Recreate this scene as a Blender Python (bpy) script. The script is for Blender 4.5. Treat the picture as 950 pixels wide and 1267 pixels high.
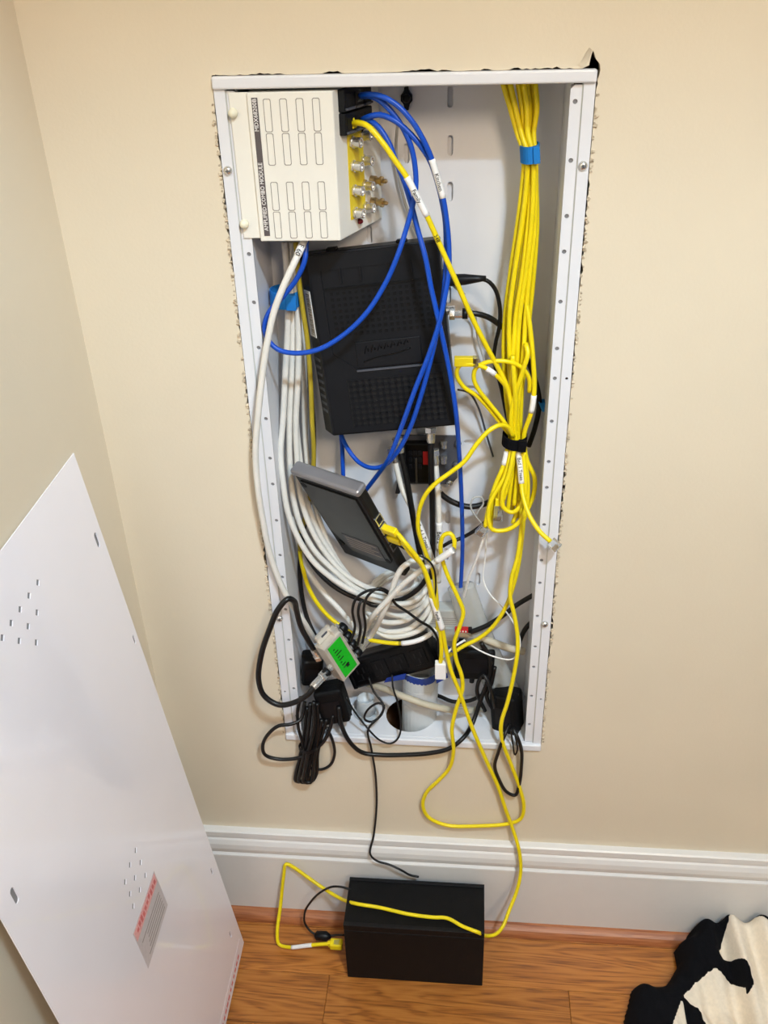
import bpy, bmesh, math, random
from mathutils import Matrix, Vector, noise as NZ
random.seed(7)
for o in list(bpy.data.objects): bpy.data.objects.remove(o)
COL = bpy.context.scene.collection
SC = bpy.context.scene
# ------------------------------------------------------------------ camera
CAM_LOC=(0.074700,-0.980800,1.395200)
CAM_RIGHT=(0.995538,0.089100,-0.031082)
CAM_UP=(-0.019952,0.520673,0.853523)
CAM_FWD=(-0.092232,0.849094,-0.520127)
cam = bpy.data.objects.new('camera', bpy.data.cameras.new('camera'))
COL.objects.link(cam)
M = Matrix.Identity(4)
for i in range(3):
    M[i][0] = CAM_RIGHT[i]; M[i][1] = CAM_UP[i]; M[i][2] = -CAM_FWD[i]; M[i][3] = CAM_LOC[i]
cam.matrix_world = M
cam.data.sensor_fit = 'VERTICAL'; cam.data.sensor_height = 24.0
cam.data.lens = 1150.0 / 1267.0 * 24.0
cam.data.clip_start = 0.02
SC.camera = cam
# ------------------------------------------------------------------ world, lamp, exposure
w = bpy.data.worlds.new('world'); SC.world = w; w.use_nodes = True
w.node_tree.nodes['Background'].inputs[0].default_value = (0.80, 0.91, 1.0, 1)
w.node_tree.nodes['Background'].inputs[1].default_value = 0.20
def lamp(name, loc, aim, size, energy, color):
    la = bpy.data.lights.new(name, 'AREA'); la.shape = 'DISK'; la.size = size; la.energy = energy; la.color = color
    lo = bpy.data.objects.new(name, la); COL.objects.link(lo); lo.location = loc
    lo.rotation_euler = (Vector(aim)-Vector(loc)).to_track_quat('-Z', 'Y').to_euler()
lamp('hall_ceiling_light', (0.52, -1.22, 2.44), (-.45, 0.0, 1.75), 0.18, 62, (0.61, 0.82, 1.0))
lamp('room_fill_light', (0.85, -2.05, 2.28), (-.55, 0.0, 2.4), 0.60, 32, (1.0, 0.79, 0.56))  # added warm fill, set to reach the upper wall that the header shades
SC.view_settings.view_transform = 'Standard'; SC.view_settings.look = 'None'
SC.view_settings.gamma = 1.0; SC.view_settings.exposure = 0.0
SC.view_settings.use_curve_mapping = False

# ------------------------------------------------------------------ materials
def lin(c): return tuple(((x/255.0)/12.92 if x/255.0 <= .04045 else ((x/255.0+.055)/1.055)**2.4) for x in c)
MATS = {}
def mat(name, rgb, rough=.5, metal=0., var=.06, scale=40., bump=0., bscale=200., trans=0., alpha=1., coat=0., spec=.5, ior=1.45):
    m = bpy.data.materials.new(name); m.use_nodes = True
    nt = m.node_tree; b = nt.nodes['Principled BSDF']
    tc = nt.nodes.new('ShaderNodeTexCoord')
    n = nt.nodes.new('ShaderNodeTexNoise'); n.inputs['Scale'].default_value = scale; n.inputs['Detail'].default_value = 3
    nt.links.new(tc.outputs['Object'], n.inputs['Vector'])
    r = nt.nodes.new('ShaderNodeValToRGB'); L = lin(rgb)
    r.color_ramp.elements[0].position = .3; r.color_ramp.elements[1].position = .7
    r.color_ramp.elements[0].color = tuple(x*(1-var) for x in L)+(1,)
    r.color_ramp.elements[1].color = tuple(min(1, x*(1+var)) for x in L)+(1,)
    nt.links.new(n.outputs['Fac'], r.inputs['Fac']); nt.links.new(r.outputs['Color'], b.inputs['Base Color'])
    b.inputs['Roughness'].default_value = rough; b.inputs['Metallic'].default_value = metal
    b.inputs['Transmission Weight'].default_value = trans; b.inputs['Alpha'].default_value = alpha
    b.inputs['Coat Weight'].default_value = coat; b.inputs['Specular IOR Level'].default_value = spec; b.inputs['IOR'].default_value = ior
    if bump:
        n2 = nt.nodes.new('ShaderNodeTexNoise'); n2.inputs['Scale'].default_value = bscale; n2.inputs['Detail'].default_value = 4
        nt.links.new(tc.outputs['Object'], n2.inputs['Vector'])
        bp = nt.nodes.new('ShaderNodeBump'); bp.inputs['Strength'].default_value = bump; bp.inputs['Distance'].default_value = .002
        nt.links.new(n2.outputs['Fac'], bp.inputs['Height']); nt.links.new(bp.outputs['Normal'], b.inputs['Normal'])
    MATS[name] = m; return m
def wood(name, c0, c1, c2, rough, seed=0., obj_rand=True):
    m = bpy.data.materials.new(name); m.use_nodes = True
    nt = m.node_tree; b = nt.nodes['Principled BSDF']; N = nt.nodes.new; K = nt.links.new
    tc = N('ShaderNodeTexCoord'); oi = N('ShaderNodeObjectInfo')
    mp = N('ShaderNodeMapping'); mp.inputs['Scale'].default_value = (1.3, 14.0, 14.0)
    add = N('ShaderNodeVectorMath'); add.operation = 'ADD'
    cmb = N('ShaderNodeCombineXYZ'); mul = N('ShaderNodeMath'); mul.operation = 'MULTIPLY'; mul.inputs[1].default_value = 37.0
    K(oi.outputs['Random'], mul.inputs[0]); K(mul.outputs[0], cmb.inputs[0]); K(mul.outputs[0], cmb.inputs[1])
    K(tc.outputs['Object'], add.inputs[0]); K(cmb.outputs[0], add.inputs[1]); K(add.outputs[0], mp.inputs['Vector'])
    n1 = N('ShaderNodeTexNoise'); n1.inputs['Scale'].default_value = 2.2; n1.inputs['Detail'].default_value = 3; n1.inputs['Distortion'].default_value = .6
    K(mp.outputs[0], n1.inputs['Vector'])
    # cathedral rings: bands of the warped noise height
    wv = N('ShaderNodeMath'); wv.operation = 'MULTIPLY'; wv.inputs[1].default_value = 60.0
    K(n1.outputs['Fac'], wv.inputs[0])
    sn = N('ShaderNodeMath'); sn.operation = 'SINE'; K(wv.outputs[0], sn.inputs[0])
    n2 = N('ShaderNodeTexNoise'); n2.inputs['Scale'].default_value = 9.0; n2.inputs['Detail'].default_value = 6
    mp2 = N('ShaderNodeMapping'); mp2.inputs['Scale'].default_value = (2.0, 40.0, 40.0)
    K(add.outputs[0], mp2.inputs['Vector']); K(mp2.outputs[0], n2.inputs['Vector'])
    r = N('ShaderNodeValToRGB'); e = r.color_ramp.elements
    e[0].position = 0.0; e[0].color = lin(c0)+(1,); e[1].position = .42; e[1].color = lin(c1)+(1,)
    q = e.new(1.0); q.color = lin(c2)+(1,)
    ma = N('ShaderNodeMath'); ma.operation = 'MULTIPLY_ADD'; ma.inputs[1].default_value = .22; K(sn.outputs[0], ma.inputs[0]); K(n2.outputs['Fac'], ma.inputs[2])
    K(ma.outputs[0], r.inputs['Fac'])
    hs = N('ShaderNodeHueSaturation'); mr = N('ShaderNodeMapRange'); mr.inputs['To Min'].default_value = .85; mr.inputs['To Max'].default_value = 1.12
    K(oi.outputs['Random'], mr.inputs['Value']); K(mr.outputs[0], hs.inputs['Value']); K(r.outputs['Color'], hs.inputs['Color'])
    K(hs.outputs['Color'], b.inputs['Base Color']); b.inputs['Roughness'].default_value = rough
    bp = N('ShaderNodeBump'); bp.inputs['Strength'].default_value = .12; bp.inputs['Distance'].default_value = .0006
    K(ma.outputs[0], bp.inputs['Height']); K(bp.outputs['Normal'], b.inputs['Normal'])
    MATS[name] = m
mat('wall_paint', (222, 209, 186), .62, var=.02, scale=6, bump=.10, bscale=260)
mat('gypsum', (200, 184, 160), .9, var=.35, scale=160, bump=.8, bscale=400)
mat('cavity', (120, 88, 64), .9, var=.3)
mat('trim_white', (226, 222, 218), .35, var=.01)
mat('ceiling_white', (235, 230, 220), .8, var=.02)
wood('floor_oak', (92, 48, 20), (168, 102, 42), (192, 126, 58), .32)
wood('shoe_oak', (122, 66, 38), (156, 94, 56), (176, 112, 70), .4)
mat('steel_white', (226, 226, 230), .32, var=.015, scale=15)
mat('panel_white', (248, 244, 250), .22, var=.01, scale=10, spec=.5, coat=.6)
mat('module_white', (234, 230, 220), .4, var=.01)
mat('plastic_cream', (236, 230, 205), .4, var=.01)
mat('metal', (222, 219, 214), .25, metal=.85, var=.04)
mat('metal_dark', (120, 118, 116), .35, metal=1., var=.1)
mat('brass', (190, 165, 120), .3, metal=1.)
mat('silver_plastic', (150, 148, 152), .3, metal=.6, var=.04)
mat('zinc', (216, 208, 196), .38, metal=.55, var=.05)
mat('black_plastic', (12, 13, 17), .42, var=.12, spec=.35)
mat('modem_black', (17, 18, 23), .45, var=.1, spec=.3)
mat('black_matte', (8, 8, 10), .55, var=.15, spec=.25, bump=.15, bscale=500)
mat('black_gloss', (7, 7, 9), .3, var=.1, spec=.3)
mat('dark_face', (22, 24, 26), .3, var=.25, scale=30)
mat('black_cable', (15, 14, 15), .4, var=.1)
mat('grey_dark', (74, 75, 82), .45, var=.1)
mat('print_dark', (92, 84, 84), .6, var=.02)
mat('print_line', (150, 142, 136), .6, var=.02)
mat('print_white', (235, 230, 226), .6, var=.01)
mat('ink', (12, 11, 12), .6, var=.02)
mat('yellow_cable', (238, 214, 16), .38, var=.04)
mat('yellow_label', (228, 200, 20), .45, var=.05)
mat('olive_cable', (172, 150, 40), .45, var=.1)
mat('blue_cable', (16, 76, 186), .36, var=.05)
mat('blue_velcro', (20, 120, 200), .8, var=.1, bump=.3)
mat('blue_tape', (28, 60, 150), .5, var=.1)
mat('white_cable', (226, 222, 214), .4, var=.04, scale=60)
mat('white_print', (240, 238, 236), .45, var=.01)
mat('beige_cable', (196, 186, 164), .5, var=.06)
mat('grey_wire', (170, 168, 165), .4, var=.05)
mat('clear_plastic', (225, 228, 230), .12, trans=.85, var=.0, ior=1.35)
mat('milky_plastic', (218, 222, 224), .35, trans=.25, var=.03)
mat('sleeve_clear', (205, 205, 198), .2, alpha=.45, var=.05)
mat('faded_red', (206, 104, 104), .5)
mat('red', (196, 28, 34), .4)
mat('dark_red', (110, 16, 24), .3)
mat('sticker_red', (226, 168, 166), .5, var=.15, scale=300)
mat('sticker_grey', (198, 190, 191), .5, var=.06, scale=200)
mat('green_label', (14, 176, 28), .45, var=.08, scale=300)
mat('grey_mid', (128, 126, 128), .5, var=.03)
mat('box_grey', (190, 190, 184), .5, var=.03)
mat('cloth_black', (13, 13, 17), .95, var=.2, scale=300, bump=.35, bscale=900, spec=.15)
mat('cloth_cream', (236, 222, 202), .95, var=.05, scale=200, bump=.35, bscale=900, spec=.15)

# ------------------------------------------------------------------ helpers
def V(*a): return Vector(a)
def setp(o, label=None, cat=None, group=None, kind=None):
    if label: o['label'] = label
    if cat: o['category'] = cat
    if group: o['group'] = group
    if kind: o['kind'] = kind
    return o
def link(name, me, m=None, parent=None, smooth=False, mx=None):
    if m is not None and len(me.materials) == 0: me.materials.append(MATS[m])
    if smooth: me.polygons.foreach_set('use_smooth', [True]*len(me.polygons))
    o = bpy.data.objects.new(name, me); COL.objects.link(o)
    if parent is not None: o.parent = parent
    if mx is not None: o.matrix_local = mx
    return o
def thing(name, label, cat, loc=(0, 0, 0), group=None, mx=None, kind=None):
    o = bpy.data.objects.new(name, None); COL.objects.link(o); o.empty_display_size = .02
    if mx is not None: o.matrix_world = mx
    else: o.location = loc
    return setp(o, label, cat, group, kind)
def me_of(bm, name='m'):
    bmesh.ops.recalc_face_normals(bm, faces=bm.faces[:])
    me = bpy.data.meshes.new(name); bm.to_mesh(me); bm.free(); return me
def raw(verts, faces, name='m'):
    me = bpy.data.meshes.new(name); me.from_pydata([tuple(v) for v in verts], [], faces); me.update(); return me
def rbox(lo_, hi_, bev=0., seg=2):
    bm = bmesh.new(); bmesh.ops.create_cube(bm, size=1.0)
    for v in bm.verts:
        for i in range(3): v.co[i] = (lo_[i]+hi_[i])/2 + v.co[i]*(hi_[i]-lo_[i])
    if bev: bmesh.ops.bevel(bm, geom=bm.edges[:], offset=bev, segments=seg, affect='EDGES', profile=.5)
    return me_of(bm)
def cbox(d, bev=0., seg=2): return rbox([-x/2 for x in d], [x/2 for x in d], bev, seg)
def rect(x0, y0, x1, y1): return [(x0, y0), (x1, y0), (x1, y1), (x0, y1)]
def circ(cx, cy, r, n=14, ry=None): return [(cx+r*math.cos(2*math.pi*i/n), cy+(ry or r)*math.sin(2*math.pi*i/n)) for i in range(n)]
def slot(cx, cy, w_, h_, n=6):
    r = min(w_, h_)/2; pts = []
    if h_ >= w_:
        for i in range(n+1): a = math.pi*i/n; pts.append((cx+r*math.cos(a), cy+(h_/2-r)+r*math.sin(a)))
        for i in range(n+1): a = math.pi+math.pi*i/n; pts.append((cx+r*math.cos(a), cy-(h_/2-r)+r*math.sin(a)))
    else:
        for i in range(n+1): a = -math.pi/2+math.pi*i/n; pts.append((cx+(w_/2-r)+r*math.cos(a), cy+r*math.sin(a)))
        for i in range(n+1): a = math.pi/2+math.pi*i/n; pts.append((cx-(w_/2-r)+r*math.cos(a), cy+r*math.sin(a)))
    return pts
def plate(outer, holes, th, O=(0, 0, 0), A=(1, 0, 0), B=(0, 0, 1), N=(0, 1, 0), edge_mat=None):
    """flat plate with real holes: outline in (a,b), thickness th along N"""
    bm = bmesh.new(); O, A, B, N = map(Vector, (O, A, B, N)); loops = []
    for lp in [outer]+list(holes):
        vs = [bm.verts.new(O+A*p[0]+B*p[1]) for p in lp]
        es = [bm.edges.new((vs[i], vs[(i+1) % len(vs)])) for i in range(len(vs))]
        loops.append(vs)
    bmesh.ops.triangle_fill(bm, use_beauty=True, use_dissolve=False, edges=bm.edges[:])
    front = bm.faces[:]
    back = {}
    for lp in loops:
        for v in lp: back[v] = bm.verts.new(v.co+N*th)
    for f in front: bm.faces.new([back[v] for v in reversed(f.verts)])
    for lp in loops:
        for i in range(len(lp)):
            a, b = lp[i], lp[(i+1) % len(lp)]
            f = bm.faces.new((a, b, back[b], back[a]))
            if edge_mat is not None: f.material_index = edge_mat
    return me_of(bm)
def prism(poly, h0, h1, ax='z', bev=0.):
    bm = bmesh.new()
    def mk(p, h):
        if ax == 'z': return (p[0], p[1], h)
        if ax == 'x': return (h, p[0], p[1])
        return (p[0], h, p[1])
    a = [bm.verts.new(mk(p, h0)) for p in poly]; b = [bm.verts.new(mk(p, h1)) for p in poly]
    bm.faces.new(a); bm.faces.new(list(reversed(b)))
    for i in range(len(poly)):
        j = (i+1) % len(poly); bm.faces.new((a[i], a[j], b[j], b[i]))
    if bev: bmesh.ops.bevel(bm, geom=bm.edges[:], offset=bev, segments=2, affect='EDGES', profile=.5)
    return me_of(bm)
def frame_of(d, up=(0, 0, 1)):
    d = Vector(d).normalized(); u = Vector(up)
    if abs(d.dot(u)) > .95: u = Vector((1, 0, 0))
    x = u.cross(d).normalized(); y = d.cross(x); return x, y, d
def lathe(prof, p=(0, 0, 0), d=(0, 0, 1), n=14, hexr=None):
    """profile [(r,h)] revolved about axis d from p"""
    p = Vector(p); x, y, z = frame_of(d); vs = []; fs = []
    for (r, h) in prof:
        for i in range(n):
            a = 2*math.pi*i/n; vs.append(p+z*h+(x*math.cos(a)+y*math.sin(a))*r)
    for k in range(len(prof)-1):
        for i in range(n):
            j = (i+1) % n; fs.append((k*n+i, k*n+j, (k+1)*n+j, (k+1)*n+i))
    fs.append(tuple(reversed(range(n)))); fs.append(tuple(range((len(prof)-1)*n, len(prof)*n)))
    return raw(vs, fs)
def spline(pts, step=.004):
    """centripetal Catmull-Rom, resampled"""
    P_ = [Vector(p) for p in pts]
    if len(P_) == 2: P_ = [P_[0], (P_[0]+P_[1])/2, P_[1]]
    Q = [P_[0]*2-P_[1]]+P_+[P_[-1]*2-P_[-2]]; out = []
    for i in range(1, len(Q)-2):
        a, b, c, d = Q[i-1:i+3]
        t0 = 0; t1 = t0+max(1e-6, (b-a).length**.5); t2 = t1+max(1e-6, (c-b).length**.5); t3 = t2+max(1e-6, (d-c).length**.5)
        n = max(2, int((c-b).length/step))
        for k in range(n):
            t = t1+(t2-t1)*k/n
            A1 = a*((t1-t)/(t1-t0))+b*((t-t0)/(t1-t0)); A2 = b*((t2-t)/(t2-t1))+c*((t-t1)/(t2-t1)); A3 = c*((t3-t)/(t3-t2))+d*((t-t2)/(t3-t2))
            B1 = A1*((t2-t)/(t2-t0))+A2*((t-t0)/(t2-t0)); B2 = A2*((t3-t)/(t3-t1))+A3*((t-t1)/(t3-t1))
            out.append(B1*((t2-t)/(t2-t1))+B2*((t-t1)/(t2-t1)))
    out.append(P_[-1]); return out
def tube(path, r, n=8, taper=None, sx=1.):
    vs = []; fs = []; T = []
    for i in range(len(path)):
        a = path[max(0, i-1)]; b = path[min(len(path)-1, i+1)]; T.append((b-a).normalized() if (b-a).length > 1e-9 else Vector((0, 0, 1)))
    x, y, _ = frame_of(T[0])
    for i, p in enumerate(path):
        t = T[i]; x = (x-t*x.dot(t)).normalized(); y = t.cross(x)
        rr = r if taper is None else r*(taper[0]+(taper[1]-taper[0])*i/(len(path)-1))
        for k in range(n):
            a = 2*math.pi*k/n; vs.append(p+(x*math.cos(a)*sx+y*math.sin(a))*rr)
    for i in range(len(path)-1):
        for k in range(n):
            j = (k+1) % n; fs.append((i*n+k, i*n+j, (i+1)*n+j, (i+1)*n+k))
    fs.append(tuple(reversed(range(n)))); fs.append(tuple(range((len(path)-1)*n, len(path)*n)))
    return raw(vs, fs)
def shift(me, v):
    me.transform(Matrix.Translation(-Vector(v))); return me
def join_me(mes):
    bm = bmesh.new()
    for m_ in mes: bm.from_mesh(m_)
    me = bpy.data.meshes.new('j'); bm.to_mesh(me); bm.free(); return me
def text_me(s, size, depth=.0001, bold=0.):
    cu = bpy.data.curves.new('t', 'FONT'); cu.body = s; cu.size = size; cu.extrude = depth; cu.offset = bold
    cu.align_x = 'CENTER'; cu.align_y = 'CENTER'; cu.resolution_u = 2
    o = bpy.data.objects.new('t', cu); COL.objects.link(o)
    dg = bpy.context.evaluated_depsgraph_get(); me = bpy.data.meshes.new_from_object(o.evaluated_get(dg))
    bpy.data.objects.remove(o); return me
def basis(x, y, z, p):
    m_ = Matrix.Identity(4)
    for i in range(3): m_[i][0] = x[i]; m_[i][1] = y[i]; m_[i][2] = z[i]; m_[i][3] = p[i]
    return m_
def rigid(p, ex, ez):
    ex = Vector(ex).normalized(); ez = Vector(ez); ez = (ez-ex*ex.dot(ez)).normalized(); ey = ez.cross(ex)
    return basis(ex, ey, ez, p)
def near(path, p):
    p = Vector(p); return min(range(len(path)), key=lambda i: (path[i]-p).length)
def cable(name, pts, r, m, label, cat='cable', group=None, sleeves=(), parts=None, n=8):
    """a cord as one thing; sleeves [(from, to, material, extra radius, text)] become parts"""
    path = spline(pts); o0 = path[0]
    if not sleeves and parts is None:
        o = link(name, shift(tube(path, r, n), o0), m, smooth=True); o.location = o0
        setp(o, label, cat, group); return o, path
    root = thing(name, label, cat, o0, group)
    link('cord', shift(tube(path, r, n), o0), m, root, smooth=True)
    for (a, b, sm, ex, tx) in sleeves:
        i, j = near(path, a), near(path, b)
        if i > j: i, j = j, i
        j = max(j, i+2); sub = path[i:j+1]
        so = link('label_sleeve', shift(tube(sub, r+ex, n), o0), sm, root, smooth=True)
        if tx:
            mid = sub[len(sub)//2]; d = (sub[-1]-sub[0]).normalized(); nrm = Vector((0, -1, .25)); nrm = (nrm-d*nrm.dot(d)).normalized()
            yv = nrm.cross(d); tm = text_me(tx, r*2.0, .00015)
            tm.transform(basis(d, yv, nrm, mid+nrm*(r+ex+.0001)-o0)); link('lettering', tm, 'ink', so)
    if parts: parts(root, path, o0)
    return root, path
def rj_plug(parent, p, d, o0, boot='yellow_cable', up=(0, -1, 0), L=.021):
    """clear modular plug with boot, pointing along d"""
    d = Vector(d).normalized(); x, y, z = frame_of(d, up)
    a = rbox((-.0058, -.004, 0), (.0058, .004, L), .0006); a.transform(basis(x, y, z, Vector(p)-o0))
    pl = link('plug', a, 'clear_plastic', parent)
    g = join_me([rbox((-.0046+.0011*k, .0038, L-.007), (-.0040+.0011*k, .0043, L-.001)) for k in range(8)])
    g.transform(basis(x, y, z, Vector(p)-o0)); link('contacts', g, 'brass', pl)
    b = rbox((-.005, -.0032, -.010), (.005, .0032, .001), .0012); b.transform(basis(x, y, z, Vector(p)-o0))
    if boot: link('boot', b, boot, parent)
def fconn(parent, p, d, o0=V(0, 0, 0), s=1., L=.017, m='metal', nut=True):
    """F-type coax connector: hex nut and crimp sleeve along d"""
    q = Vector(p)-Vector(o0); ms = []
    if nut: ms.append(lathe([(.0058*s, 0), (.0062*s, .0006), (.0062*s, .006*s), (.0055*s, .0066*s)], q, d, 6))
    ms.append(lathe([(.0046*s, .0066*s if nut else 0), (.0046*s, L*.8), (.0041*s, L)], q, d, 12))
    c = link('connector', join_me(ms), m, parent); return c

# ------------------------------------------------------------------ the room
XL = -.3715; XR = 1.25; ZC = 2.46; YB = -2.2
DEP = .093
ENC = Matrix.Translation((0, 0, 1.2905)) @ Matrix.Rotation(.0036, 4, 'Y')
def e2w(x, z): q = ENC @ Vector((x, 0, z)); return (q.x, q.z)
# ragged drywall cut around the enclosure
def ragged():
    pts = []; rr = random.Random(3)
    def side(a, b, n, nx, nz, g0, g1):
        for i in range(n):
            f = i/n; g = g0+(g1-g0)*rr.random()**1.5*max(0., min(1., 1.9*(NZ.noise((a[0]*31+f*17, a[1]*13+f*9, 2.5))+.22)))
            pts.append(e2w(a[0]+(b[0]-a[0])*f+nx*g, a[1]+(b[1]-a[1])*f+nz*g))
    side((-.186, .0002), (.176, .0002), 90, 0, 1, .0001, .0026)
    for p in [(.178, .003), (.1785, .0075), (.1795, .0125), (.1808, .0155), (.182, .013), (.1828, .0105), (.184, .008), (.1866, .0055), (.188, .0035), (.1888, -.001), (.188, -.006), (.1868, -.010)]: pts.append(e2w(*p))
    side((.1862, -.013), (.1862, -.8918), 190, 1, 0, .0001, .0036)
    side((.186, -.8922), (-.186, -.8922), 60, 0, -1, .0001, .0012)
    side((-.1862, -.8918), (-.1862, -.0), 190, -1, 0, .0001, .0034)
    return pts
wb = plate(rect(XL, 0, XR, ZC), [ragged()], .0127, edge_mat=1)
wb.materials.append(MATS['wall_paint']); wb.materials.append(MATS['gypsum'])
wall_back = setp(link('wall_back', wb), kind='structure')
# curl of torn paper and crumbs at the cut
pc = []
for i in range(7):
    f = i/6; a = f*1.9
    for j in range(5):
        g = j/4; x0, z0 = e2w(.1715+.0085*f, .0015+.0145*f**1.6); pc.append((x0-.004*g, -.0008-.006*g*math.sin(a*.6)*f, z0+.003*g))
link('torn_paper', raw(pc, [(i*5+j, i*5+j+1, (i+1)*5+j+1, (i+1)*5+j) for i in range(6) for j in range(4)]), 'wall_paint', wall_back, smooth=True)
cr = []; rr = random.Random(5)
for k in range(420):
    z_ = -rr.random()*.86-.02; sx_ = rr.choice((-1, 1)); x0, z0 = e2w(sx_*(.1868+rr.random()*.0022), z_); s_ = .0004+rr.random()*.0011
    b_ = rbox((-s_, -s_, -s_*1.3), (s_, s_, s_*1.3)); b_.transform(Matrix.Translation((x0, -.0002, z0)) @ Matrix.Rotation(rr.random()*3, 4, (rr.random(), 1, rr.random()))); cr.append(b_)
setp(link('plaster_crumbs', join_me(cr), 'gypsum', wall_back), kind='stuff')
# dark stud cavity behind the cut
cav = [rbox((-.25, .140, .34), (.25, .144, 1.35)), rbox((-.254, .0127, .34), (-.25, .144, 1.35)), rbox((.25, .0127, .34), (.254, .144, 1.35)), rbox((-.25, .0127, .336), (.25, .144, .34)), rbox((-.25, .0127, 1.35), (.25, .144, 1.354))]
setp(link('wall_cavity', join_me(cav), 'cavity'), kind='structure')
setp(link('wall_left', rbox((XL-.1, YB, 0), (XL, .0127, ZC)), 'wall_paint'), kind='structure')
setp(link('wall_front', rbox((XL, -.90, 2.10), (XR, -.80, ZC)), 'wall_paint'), kind='structure')
setp(link('ceiling', rbox((XL-.1, YB, ZC), (XR, .02, ZC+.05)), 'ceiling_white'), kind='structure')
floor = setp(link('floor', rbox((XL-.05, YB, -.03), (XR, .02, -.0052)), 'cavity'), kind='structure')
pw = .0826; rr = random.Random(11); row = 0; y = -.0333+pw
while y > -1.25:
    x = XL+.0005; first = True
    while x < XR:
        L = rr.uniform(.45, 1.0)
        if row == 2 and first: L = -.133-x
        if row == 2 and not first and x < 0: L = .375
        if row == 1 and first: L = 1.2
        x1 = min(XR, x+L); w_ = x1-x
        if w_ > .02:
            m_ = rbox((0, -pw+.0003, -.005), (w_-.0004, -.0003, 0), .0006, 1)
            o = link('plank', m_, 'floor_oak', floor); o.location = (x, y, 0)
        x = x1; first = False
    y -= pw; row += 1
BB = [(0, .1985), (-.0095, .1985), (-.0118, .1965), (-.012, .1865), (-.0102, .1838), (-.0095, .1820), (-.0120, .1795), (-.0150, .172), (-.0158, .163), (-.0145, .1555), (-.0120, .1515), (-.0112, .1500), (-.0160, .1485), (-.0165, .1455), (-.0150, .1435), (-.0145, .0), (0, 0)]
setp(link('baseboard_back', prism(BB, XL, XR, 'x'), 'trim_white'), kind='structure')
bl = prism(BB, YB, -.0145, 'x'); bl.transform(Matrix.Translation((XL, 0, 0)) @ Matrix(((0, -1, 0, 0), (1, 0, 0, 0), (0, 0, 1, 0), (0, 0, 0, 1))))
setp(link('baseboard_left', bl, 'trim_white'), kind='structure')
SH = [(-.0145, 0), (-.0145, .0175)]+[(-.0145-.0175*math.sin(a), .0175*math.cos(a)) for a in [i*math.pi/12 for i in range(1, 6)]]+[(-.032, 0)]
setp(link('trim_1', prism(SH, XL, XR, 'x'), 'shoe_oak', smooth=False), kind='structure')
sl = prism(SH, YB, -.0145, 'x'); sl.transform(Matrix.Translation((XL, 0, 0)) @ Matrix(((0, -1, 0, 0), (1, 0, 0, 0), (0, 0, 1, 0), (0, 0, 0, 1))))
setp(link('trim_2', sl, 'shoe_oak'), kind='structure')

# ------------------------------------------------------------------ the wall enclosure
enc = thing('media_enclosure', 'white steel wiring enclosure recessed in the wall, open and full of cables', 'enclosure', mx=ENC)
inv = ENC.inverted()
def loc2(p): q = inv @ Vector(p); return (q.x, q.z)
HB = -.8918
slots = [slot(*loc2(p), .0062, .021) for p in [(0.0449,0.093,1.2558), (0.0452,0.093,1.2072), (0.0455,0.093,1.1586), (-0.0471,0.093,1.1119), (-0.0026,0.093,1.1995), (0.0448,0.093,0.7311), (0.1314,0.093,1.1014)]]
slots += [slot(*loc2(p), .021, .0062) for p in [(0.0755,0.093,0.8457), (0.0701,0.093,0.9212)]]
slots += [slot(.045, -.62, .0062, .021), slot(-.047, -.60, .0062, .021), slot(-.10, -.30, .0062, .021), slot(.09, -.66, .0062, .021), slot(.045, -.25, .0062, .021)]
link('back_plate', plate(rect(-.165, HB+.011, .165, -.010), slots, .0020, (0, DEP, 0)), 'steel_white', enc)
link('back_sheet', rbox((-.165, DEP+.0050, HB+.011), (.165, DEP+.0060, -.010)), 'steel_white', enc)
for sp in slots:
    pass
link('side_wall', rbox((-.1652, .004, HB+.011), (-.1640, DEP+.003, -.010)), 'steel_white', enc)
link('side_wall', rbox((.1640, .004, HB+.011), (.1652, DEP+.003, -.010)), 'steel_white', enc)
link('top_wall', rbox((-.165, .002, -.0115), (.165, DEP+.003, -.0100)), 'steel_white', enc)
hx, hy = -.0050, .047
link('bottom_wall', plate(rect(-.165, .002, .165, DEP+.003), [circ(hx, hy, .0365, 28)], .0015, (0, 0, HB+.0125), (1, 0, 0), (0, 1, 0), (0, 0, -1)), 'steel_white', enc)
link('top_rim', rbox((-.186, -.005, -.0118), (.186, .006, 0), .0022, 3), 'steel_white', enc)
link('bottom_rim', rbox((-.186, -.005, HB), (.186, .006, HB+.0118), .0022, 3), 'steel_white', enc)
RZ = [loc2(p)[1] for p in [(0.1647,0,1.2613), (0.1647,0,1.2072), (0.1645,0,1.1529), (0.1637,0,1.1165), (0.163,0,1.0627), (0.1621,0,1.0094), (0.1616,-0,0.9739), (0.1612,0,0.9206), (0.1615,0,0.8678), (0.1607,0,0.8325), (0.1607,0,0.7796), (0.1596,0,0.7266), (0.1605,0,0.6915), (0.1613,0,0.6381), (0.1608,0,0.5863), (0.1604,0,0.551), (0.1608,0,0.4983), (0.1612,0,0.4448)]]
LZ = [loc2(p)[1] for p in [(-0.166,0,1.1158), (-0.1645,0,1.0621), (-0.1644,0,1.0091), (-0.1635,0,0.9705), (-0.1646,0,0.9199), (-0.1638,0,0.8667), (-0.1652,0,0.8305), (-0.1649,0,0.7775), (-0.1655,-0,0.7244), (-0.1653,0,0.6898), (-0.1656,0,0.6366), (-0.1656,-0,0.5838), (-0.165,0,0.5492), (-0.1648,0,0.4955), (-0.1655,0,0.4425)]]
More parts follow.
